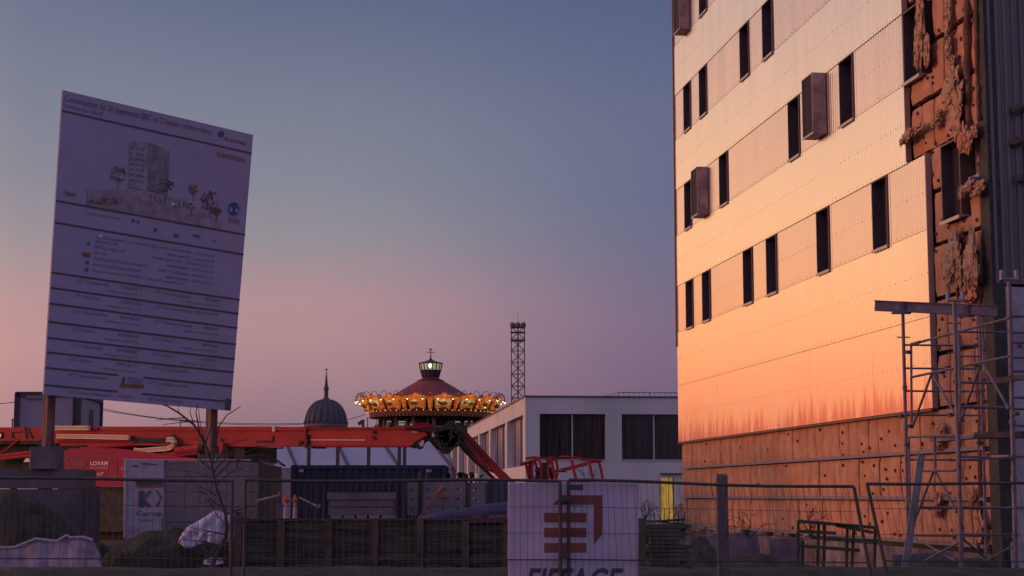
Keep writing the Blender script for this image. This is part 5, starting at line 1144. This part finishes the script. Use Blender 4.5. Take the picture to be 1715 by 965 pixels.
heap((W(1180,828,29).x,29.4,0), 1.0, .6, .95, 11, 'rubble heap of dark spoil at the far foot of the insulated wall', dark_h, .6)
heap((W(1290,828,28).x,28.2,0), 2.2, .8, .72, 12, 'long low dark heap along the foot of the insulated wall', dark_h, .5)
heap((W(1600,828,28).x,28.6,0), 2.6, .8, .66, 13, 'low dark heap round the scaffold feet', dark_h, .4)
# dark steel trestle
Y = 23; TR = empty('steel_trestle', (W(1400,828,Y).x, Y, 0), 'dark steel trestle frame lying behind the leaning fence ends', 'trestle'); mb = MB()
for a, b in (((1336,873),(1468,884)),((1336,890),(1400,893)),((1400,880),(1462,892)),((1334,914),(1440,922)),((1385,903),(1470,906))): mb.bar(W(*a,Y), W(*b,Y), .045)
mb.build('rails', blk, TR); mb = MB()
for a, b in (((1337,872),(1333,945)),((1371,877),(1365,945)),((1381,875),(1376,945)),((1419,882),(1414,945)),((1430,882),(1420,945)),((1345,905),(1340,945)),((1466,884),(1460,945))): q = W(*b,Y+.05); q.z = .0; mb.bar(W(*a,Y+.05), q, .035)
mb.build('uprights', blk, TR)
# ------------------------------------------------------------------ temporary fence
galv = M('galvanised', (.07,.07,.07), .6, metal=.1, var=.2, scale=5); YF = 20.0
def fence_panel(c, label, lean=0.):
    tl_, tr_, bl_, br2 = [Vector(p) for p in c]
    P = empty('mesh_fence', ((bl_.x+br2.x)/2, (bl_.y+br2.y)/2, 0), label, 'fence', 'temporary mesh fence panels')
    fr = MB(); f = lambda s, t: tl_.lerp(tr_, s).lerp(bl_.lerp(br2, s), t)
    fr.tube(tl_, bl_, .021, 8); fr.tube(tr_, br2, .021, 8); fr.path([f(i/10,0)+Vector((0,0,.012*math.sin(i*.63+tl_.x))) for i in range(11)], .0185, 8); fr.path([f(i/8,.93) for i in range(9)], .0185, 8); fr.build('frame', galv, P)
    m = MB(); Lx = (tr_-tl_).length; n = int(Lx/.0765)
    for i in range(1, n):
        s = i/n; w = lean*rnd.uniform(-1,1)
        m.path([f(s,0), f(s+w*.004,.2)+Vector((0,rnd.uniform(-1,1)*.01*lean,0)), f(s-w*.003,.45), f(s+w*.004,.7), f(s,.93)], .0024, 4)
    for t in (.165,.33): m.path([f(i/12,t)+Vector((0,.004,.006*lean*noise.noise(Vector((i*.7,t*9,0))))) for i in range(13)], .0028, 4)
    m.path([f(i/12,.50) for i in range(13)], .008, 5)
    for t in (.66,.83): m.path([f(i/12,t) for i in range(13)], .0028, 4)
    m.build('wire_mesh', galv, P)
    ft = MB()
    for b in (bl_, br2): ft.prism([(b.x-.1,b.y-.35,0),(b.x+.1,b.y-.35,0),(b.x+.12,b.y,0),(b.x+.1,b.y+.35,0),(b.x-.1,b.y+.35,0),(b.x-.12,b.y,0)], (0,0,.12))
    ft.build('foot', cblk, P); return P
def wz(px, py, Y=YF): return W(px, py, Y)
def bot(px, Y=YF): p = W(px,960,Y); k_ = W(px,828,Y); return Vector((k_.x, Y, .06))
fence_panel((wz(-170,801), wz(389,804), bot(-170), bot(389)), 'leftmost mesh fence panel, before the tarpaulin and wrapped stack')
fence_panel((wz(411,804,YF-.02), wz(938,806,YF-.02), bot(411,YF-.02), bot(938,YF-.02)), 'mesh fence panel before the timber hoarding, its right end over the banner')
fence_panel((wz(952,805), (lambda p: p)(wz(1430,816)), bot(952), (lambda p: Vector((p.x+.30,YF,.06)))(wz(1430,828))), 'mesh fence panel from the banner to the leaning joint before the insulated wall', 1.5)
fence_panel(((wz(1452,809,19.9)), wz(1960,812,19.9), (lambda p: Vector((p.x+.36,19.9,.06)))(wz(1452,828,19.9)), bot(1970,19.9)), 'rightmost mesh fence panel in front of the scaffold', 1.2)
# couplers join panel ends
def coupler(px, py, w_, label, Y=YF): 
    p = W(px,py,Y-.02); o = MB().box((p.x-w_/2,Y-.06,p.z-.03),(p.x+w_/2,Y+.03,p.z+.03)).tube((p.x,Y-.09,p.z),(p.x,Y+.05,p.z),.012,6).build('fence_coupler', galv, origin=p); tag(o, label, 'coupler', 'fence couplers')
coupler(400,870,.19,'steel coupler joining the two fence ends right of the wrapped stack'); coupler(945,930,.13,'lower steel coupler where two fence ends cross the banner'); coupler(946,836,.13,'upper steel coupler where two fence ends cross the banner')
# square timber post by the fence
p = W(1209.5,828,20.6); w_ = .13; TP = MB(); n = 10
for i in range(n):
    z0, z1 = i*1.96/n, (i+1)*1.96/n; TP.box((p.x-w_/2+.002*math.sin(i*2.1),20.55,z0),(p.x+w_/2+.002*math.sin(i*1.3),20.68,z1-.0005))
TP.prism([(p.x-w_/2,20.55,1.96),(p.x+w_/2,20.55,1.96),(p.x+w_/2-.01,20.68,1.99),(p.x-w_/2+.01,20.68,1.99)], (0,0,.012))
o = TP.build('timber_post', M('post_purple', (.16,.13,.15), .9, var=.35, scale=6, bump=.5, stretch=(3,3,.6)), origin=(p.x,20.6,0)); tag(o, 'thick square timber post standing behind the fence, before the insulated wall', 'post')
p = W(1266/1.0*0+1194,828,22); 
# ------------------------------------------------------------------ banner on the fence
YB = YF+.06; bnm = M('banner_sheet', (.60,.50,.66), .55, var=.10, scale=1.6, bump=.2, bscale=4); bnr = M('banner_red', (.27,.075,.06), .6, var=.15); bnk = M('banner_ink', (.08,.075,.09), .6, var=0)
def bf(x, y, off=0.): 
    q = W(x, y, YB); return Vector((q.x, YB - off + .016*math.sin(q.x*5.0+q.z)+.010*math.sin(q.z*5+q.x*3)+.012*noise.noise(Vector((q.x*3, q.z*2.5, 1))), q.z))
xa, xb, ya, yb_ = 850, 1069, 807, 1030
BN_ = empty('fence_banner', (W(960,828,YB).x, YB, 0), 'white contractor banner with red bar emblem tied behind the fence joint', 'banner')
mb = MB(); rows = [[bf(xa+(xb-xa)*i/40+.8*math.sin(j*.5)*(i in (0,40)), ya+(yb_-ya)*j/40+(1.2*math.sin(i*.35) if j == 0 else 0)) for i in range(41)] for j in range(41)]; mb.grid(rows); sh_ = mb.build('sheet', bnm, BN_, smooth=True)
sm = sh_.modifiers.new('s', 'SOLIDIFY'); sm.thickness = .004; sm.offset = -1
def bpoly(mb, pts, n=1):
    mb.face([bf(x, y, .008) for x, y in pts][::-1])
def bstrip(mb, x0, y0, x1, y1, n=14):
    mb.grid([[bf(x0+(x1-x0)*i/n, y1, .009) for i in range(n+1)], [bf(x0+(x1-x0)*i/n, y0, .009) for i in range(n+1)]])
mb = MB()
for y in (859, 884, 909.5): bstrip(mb, 911.5, y, 982, y+16)
bstrip(mb, 941, 829.5, 1009, 845.5); mb.face([bf(925.5,845.5,.009), bf(941,845.5,.009), bf(941,829.5,.009)]); 
mb.grid([[bf(994.5,845.5+(v)*49,.009), bf(1009,845.5+v*49,.009)] for v in [i/8 for i in range(9)]][::-1]); mb.face([bf(994.5,912,.009), bf(1009,894.5,.009), bf(994.5,894.5,.009)])
mb.build('emblem', bnr, sh_)
mb = MB(); text_on(mb, 'EIFFAGE', lambda x, y: bf(x, y, .010), 880, 1044, 992, 41, True, .25); mb.build('lettering', bnk, sh_)
mb = MB(); mb.box((W(952,815,YB-.02).x,YB-.03,W(952,821,YB).z),(W(976,815,YB).x,YB-.005,W(952,812,YB).z)); mb.build('small_plate', M('plate_dark', (.1,.1,.15), .5), sh_)
# ------------------------------------------------------------------ scaffold / shoring tower
scm = M('scaffold_steel', (.21,.175,.22), .5, metal=.35, var=.3, scale=6); scd = M('scaffold_dark', (.09,.075,.09), .6, metal=.2, var=.2)
base = W(1600,828,27.5); base.z = 0
SF = empty('shoring_tower', base, 'grey steel shoring tower with a projecting I beam at the tower block corner', 'scaffold')
YA, YBB = 29.2, 26.8
def P_(px, py, Y): return W(px, py, Y)
def post(px, pyt, Y, r, pxb=None):
    t = P_(px, pyt, Y); b = P_(pxb or px, 828, Y); b.z = 0; mb = MB(); mb.tube(b, t, r, 10)
    mb.lathe([(.10,0),(.10,.012),(.03,.02)], b, 10)
    for z in (1.1, 2.0, 2.9, 3.6):
        if z < t.z-.2: c = b.lerp(t, z/t.z); mb.tube(c-Vector((0,0,.04)), c+Vector((0,0,.04)), r*1.35, 10)
    mb.build('post', scm, SF)
post(1512, 522, YA, .030, 1519); post(1598, 508, YBB, .036, 1606); post(1640, 525, YA, .027, 1648); post(1690, 474, YBB, .038, 1696); post(1768, 500, YBB, .036, 1770)
# I beam
A, B = P_(1465,512,YA+.2), P_(1672,520.5,YA-1.9); d = (B-A).normalized(); up = Vector((0,0,1)); sd_ = d.cross(up).normalized()
A = P_(1465,512,29.0); B = P_(1670,521,28.2); mb = MB(); mb.bar(A, B, .012, .16); mb.bar(A+up*.085, B+up*.085, .11, .012); mb.bar(A-up*.085, B-up*.085, .11, .012)
for f_ in (.22, .74): c = A.lerp(B, f_); mb.bar(c-up*.08, c+up*.08, .10, .12, (0,1,0)); mb.bar(c-Vector((.16,0,.11)), c+Vector((.16,0,-.11)), .12, .03)
mb.build('i_beam', scm, SF)
for px, py, Y in ((1600,502,YBB),(1690,466,YBB)):
    c = P_(px, py, Y); mb = MB(); mb.box((c.x-.14,Y-.07,c.z-.03),(c.x+.14,Y+.07,c.z)); mb.box((c.x-.14,Y-.05,c.z),(c.x-.10,Y+.05,c.z+.13)); mb.box((c.x+.10,Y-.05,c.z),(c.x+.14,Y+.05,c.z+.13)); mb.tube(c-Vector((0,0,.3)), c, .022, 8); mb.build('fork_head', M('fork_steel', (.28,.25,.38), .4, metal=.3), SF)
mb = MB()
for py, a, b in ((578,1515,1640),(617,1515,1642),(655,1515,1642),(695,1515,1644),(770,1518,1645),(850,1518,1648),(897,1518,1648)): mb.tube(P_(a,py,YA), P_(b,py+1,YA), .019 if py != 850 else .03, 6)
for py, a, b in ((556,1600,1692),(641,1603,1692),(682,1604,1692),(765,1604,1694),(850,1605,1695),(895,1606,1696)): mb.tube(P_(a,py,YBB), P_(b,py+1,YBB), .019 if py not in (682,850) else .028, 6)
for py in (530,557,574,599,622,666,685,713,765,850): mb.tube(P_(1692,py,YBB), P_(1790,py+1,YBB), .022, 6)
for py, a, b in ((597,1600,1645),(640,1604,1646)): mb.tube(P_(a,py,YA-.5), P_(b,py,YA-.5), .016, 6)
mb.tube(P_(1585,541,YBB), P_(1611,542,YBB), .014, 6); mb.tube(P_(1502,565,YA), P_(1524,565,YA), .012, 6); mb.tube(P_(1633,567,YA), P_(1645,567,YA), .014, 6)
build_split(mb, 'ledger', scm, SF)
mb = MB(); r_ = .022
def seg(a, Ya, b, Yb, r=r_): mb.tube(P_(*a, Ya), P_(*b, Yb), r, 7)
seg((1526,577),29.0,(1690,533),25.6); seg((1526,632),29.0,(1690,597),25.7); seg((1526,577),29,(1527,718),29); seg((1526,577),29,(1540,573),28.6,.028)
seg((1606,557),26.4,(1608,706),26.4); seg((1645,531),27.5,(1648,612),27.5)
seg((1560,627),28.3,(1528,716),29.0); seg((1562,627),28.3,(1600,695),27.2); seg((1642,611),27,(1608,708),27.5); seg((1646,608),27,(1690,686),25.8)
build_split(mb, 'frame_brace', scm, SF)
mb = MB(); seg((1522,732),29,(1524,850),29); seg((1565,728),28.4,(1567,790),28.4); seg((1540,789),28.8,(1600,788),27.4); seg((1563,790),28.4,(1531,875),29); seg((1567,790),28.4,(1602,858),27.4); seg((1522,895),29,(1600,940),27,.018); seg((1548,940),28,(1604,910),27,.018); seg((1607,898),27,(1655,938),28,.018); seg((1650,940),27,(1696,915),26.8,.018); seg((1522,732),29,(1608,729),27,.022)
build_split(mb, 'frame_brace', scm, SF)
mb = MB(); A = P_(1566,737,28.6); B = P_(1648,730,27.3); mb.bar(A, B, .22, .07); mb.build('deck_plank', M('deck_dusty', (.34,.27,.30), .8, var=.3), SF)
mb = MB(); mb.bar(P_(1608,769,27.3), P_(1692,765,26.6), .14, .06); mb.build('deck_plank', MATS['deck_dusty'], SF)
mb = MB(); mb.bar(P_(1608,771,26.4), P_(1720,765,26.0), .10, .03); mb.bar(P_(1650,640,27.2), P_(1730,630,26.5), .12, .08); mb.bar(P_(1640,730,27.5), P_(1730,728,27.0), .5, .10); build_split(mb, 'deck_plank', scd, SF)
for n_, (px, py, Y) in enumerate(((1521,590,29),(1580,624,28),(1587,615,28),(1604,645,26.7),(1634,610,27.5),(1511,697,29),(1520,716,29),(1591,695,26.9),(1609,706,26.4))):
    pass
mb = MB()
for (px, py, Y) in ((1521,590,28.9),(1578,624,28),(1588,616,28),(1604,641,26.7),(1634,612,27.5),(1510,697,29.1),(1524,714,29),(1592,695,26.7),(1609,704,26.3),(1519,745,29),(1640,742,27.3),(1706,580,26.7),(1702,693,26.7)):
    c = P_(px, py, Y); mb.tube(c-Vector((.04,.03,0)), c+Vector((.04,.03,0)), .032, 8); mb.box((c.x-.02,c.y-.05,c.z-.03),(c.x+.02,c.y+.03,c.z+.03))
build_split(mb, 'clamp', scd, SF)
# leaning steel channel
A, B = W(1503,955,25.0), W(1543,763,26.4); A.z = .0; mb = MB(); d = (B-A).normalized(); s1 = d.cross(Vector((0,1,0))).normalized()
mb.bar(A, B, .012, .09, (1,0,0)); mb.bar(A+s1*.05, B+s1*.05, .09, .012, (1,0,0)) ; mb.bar(A-s1*.05, B-s1*.05, .09, .012, (1,0,0)); mb.bar(A, B, .10, .05, (0,1,0))
o = mb.build('steel_channel', M('channel_steel', (.25,.21,.22), .5, metal=.4, var=.3, scale=4), origin=A); tag(o, 'long grey steel channel leaning against the shoring tower', 'steel beam')
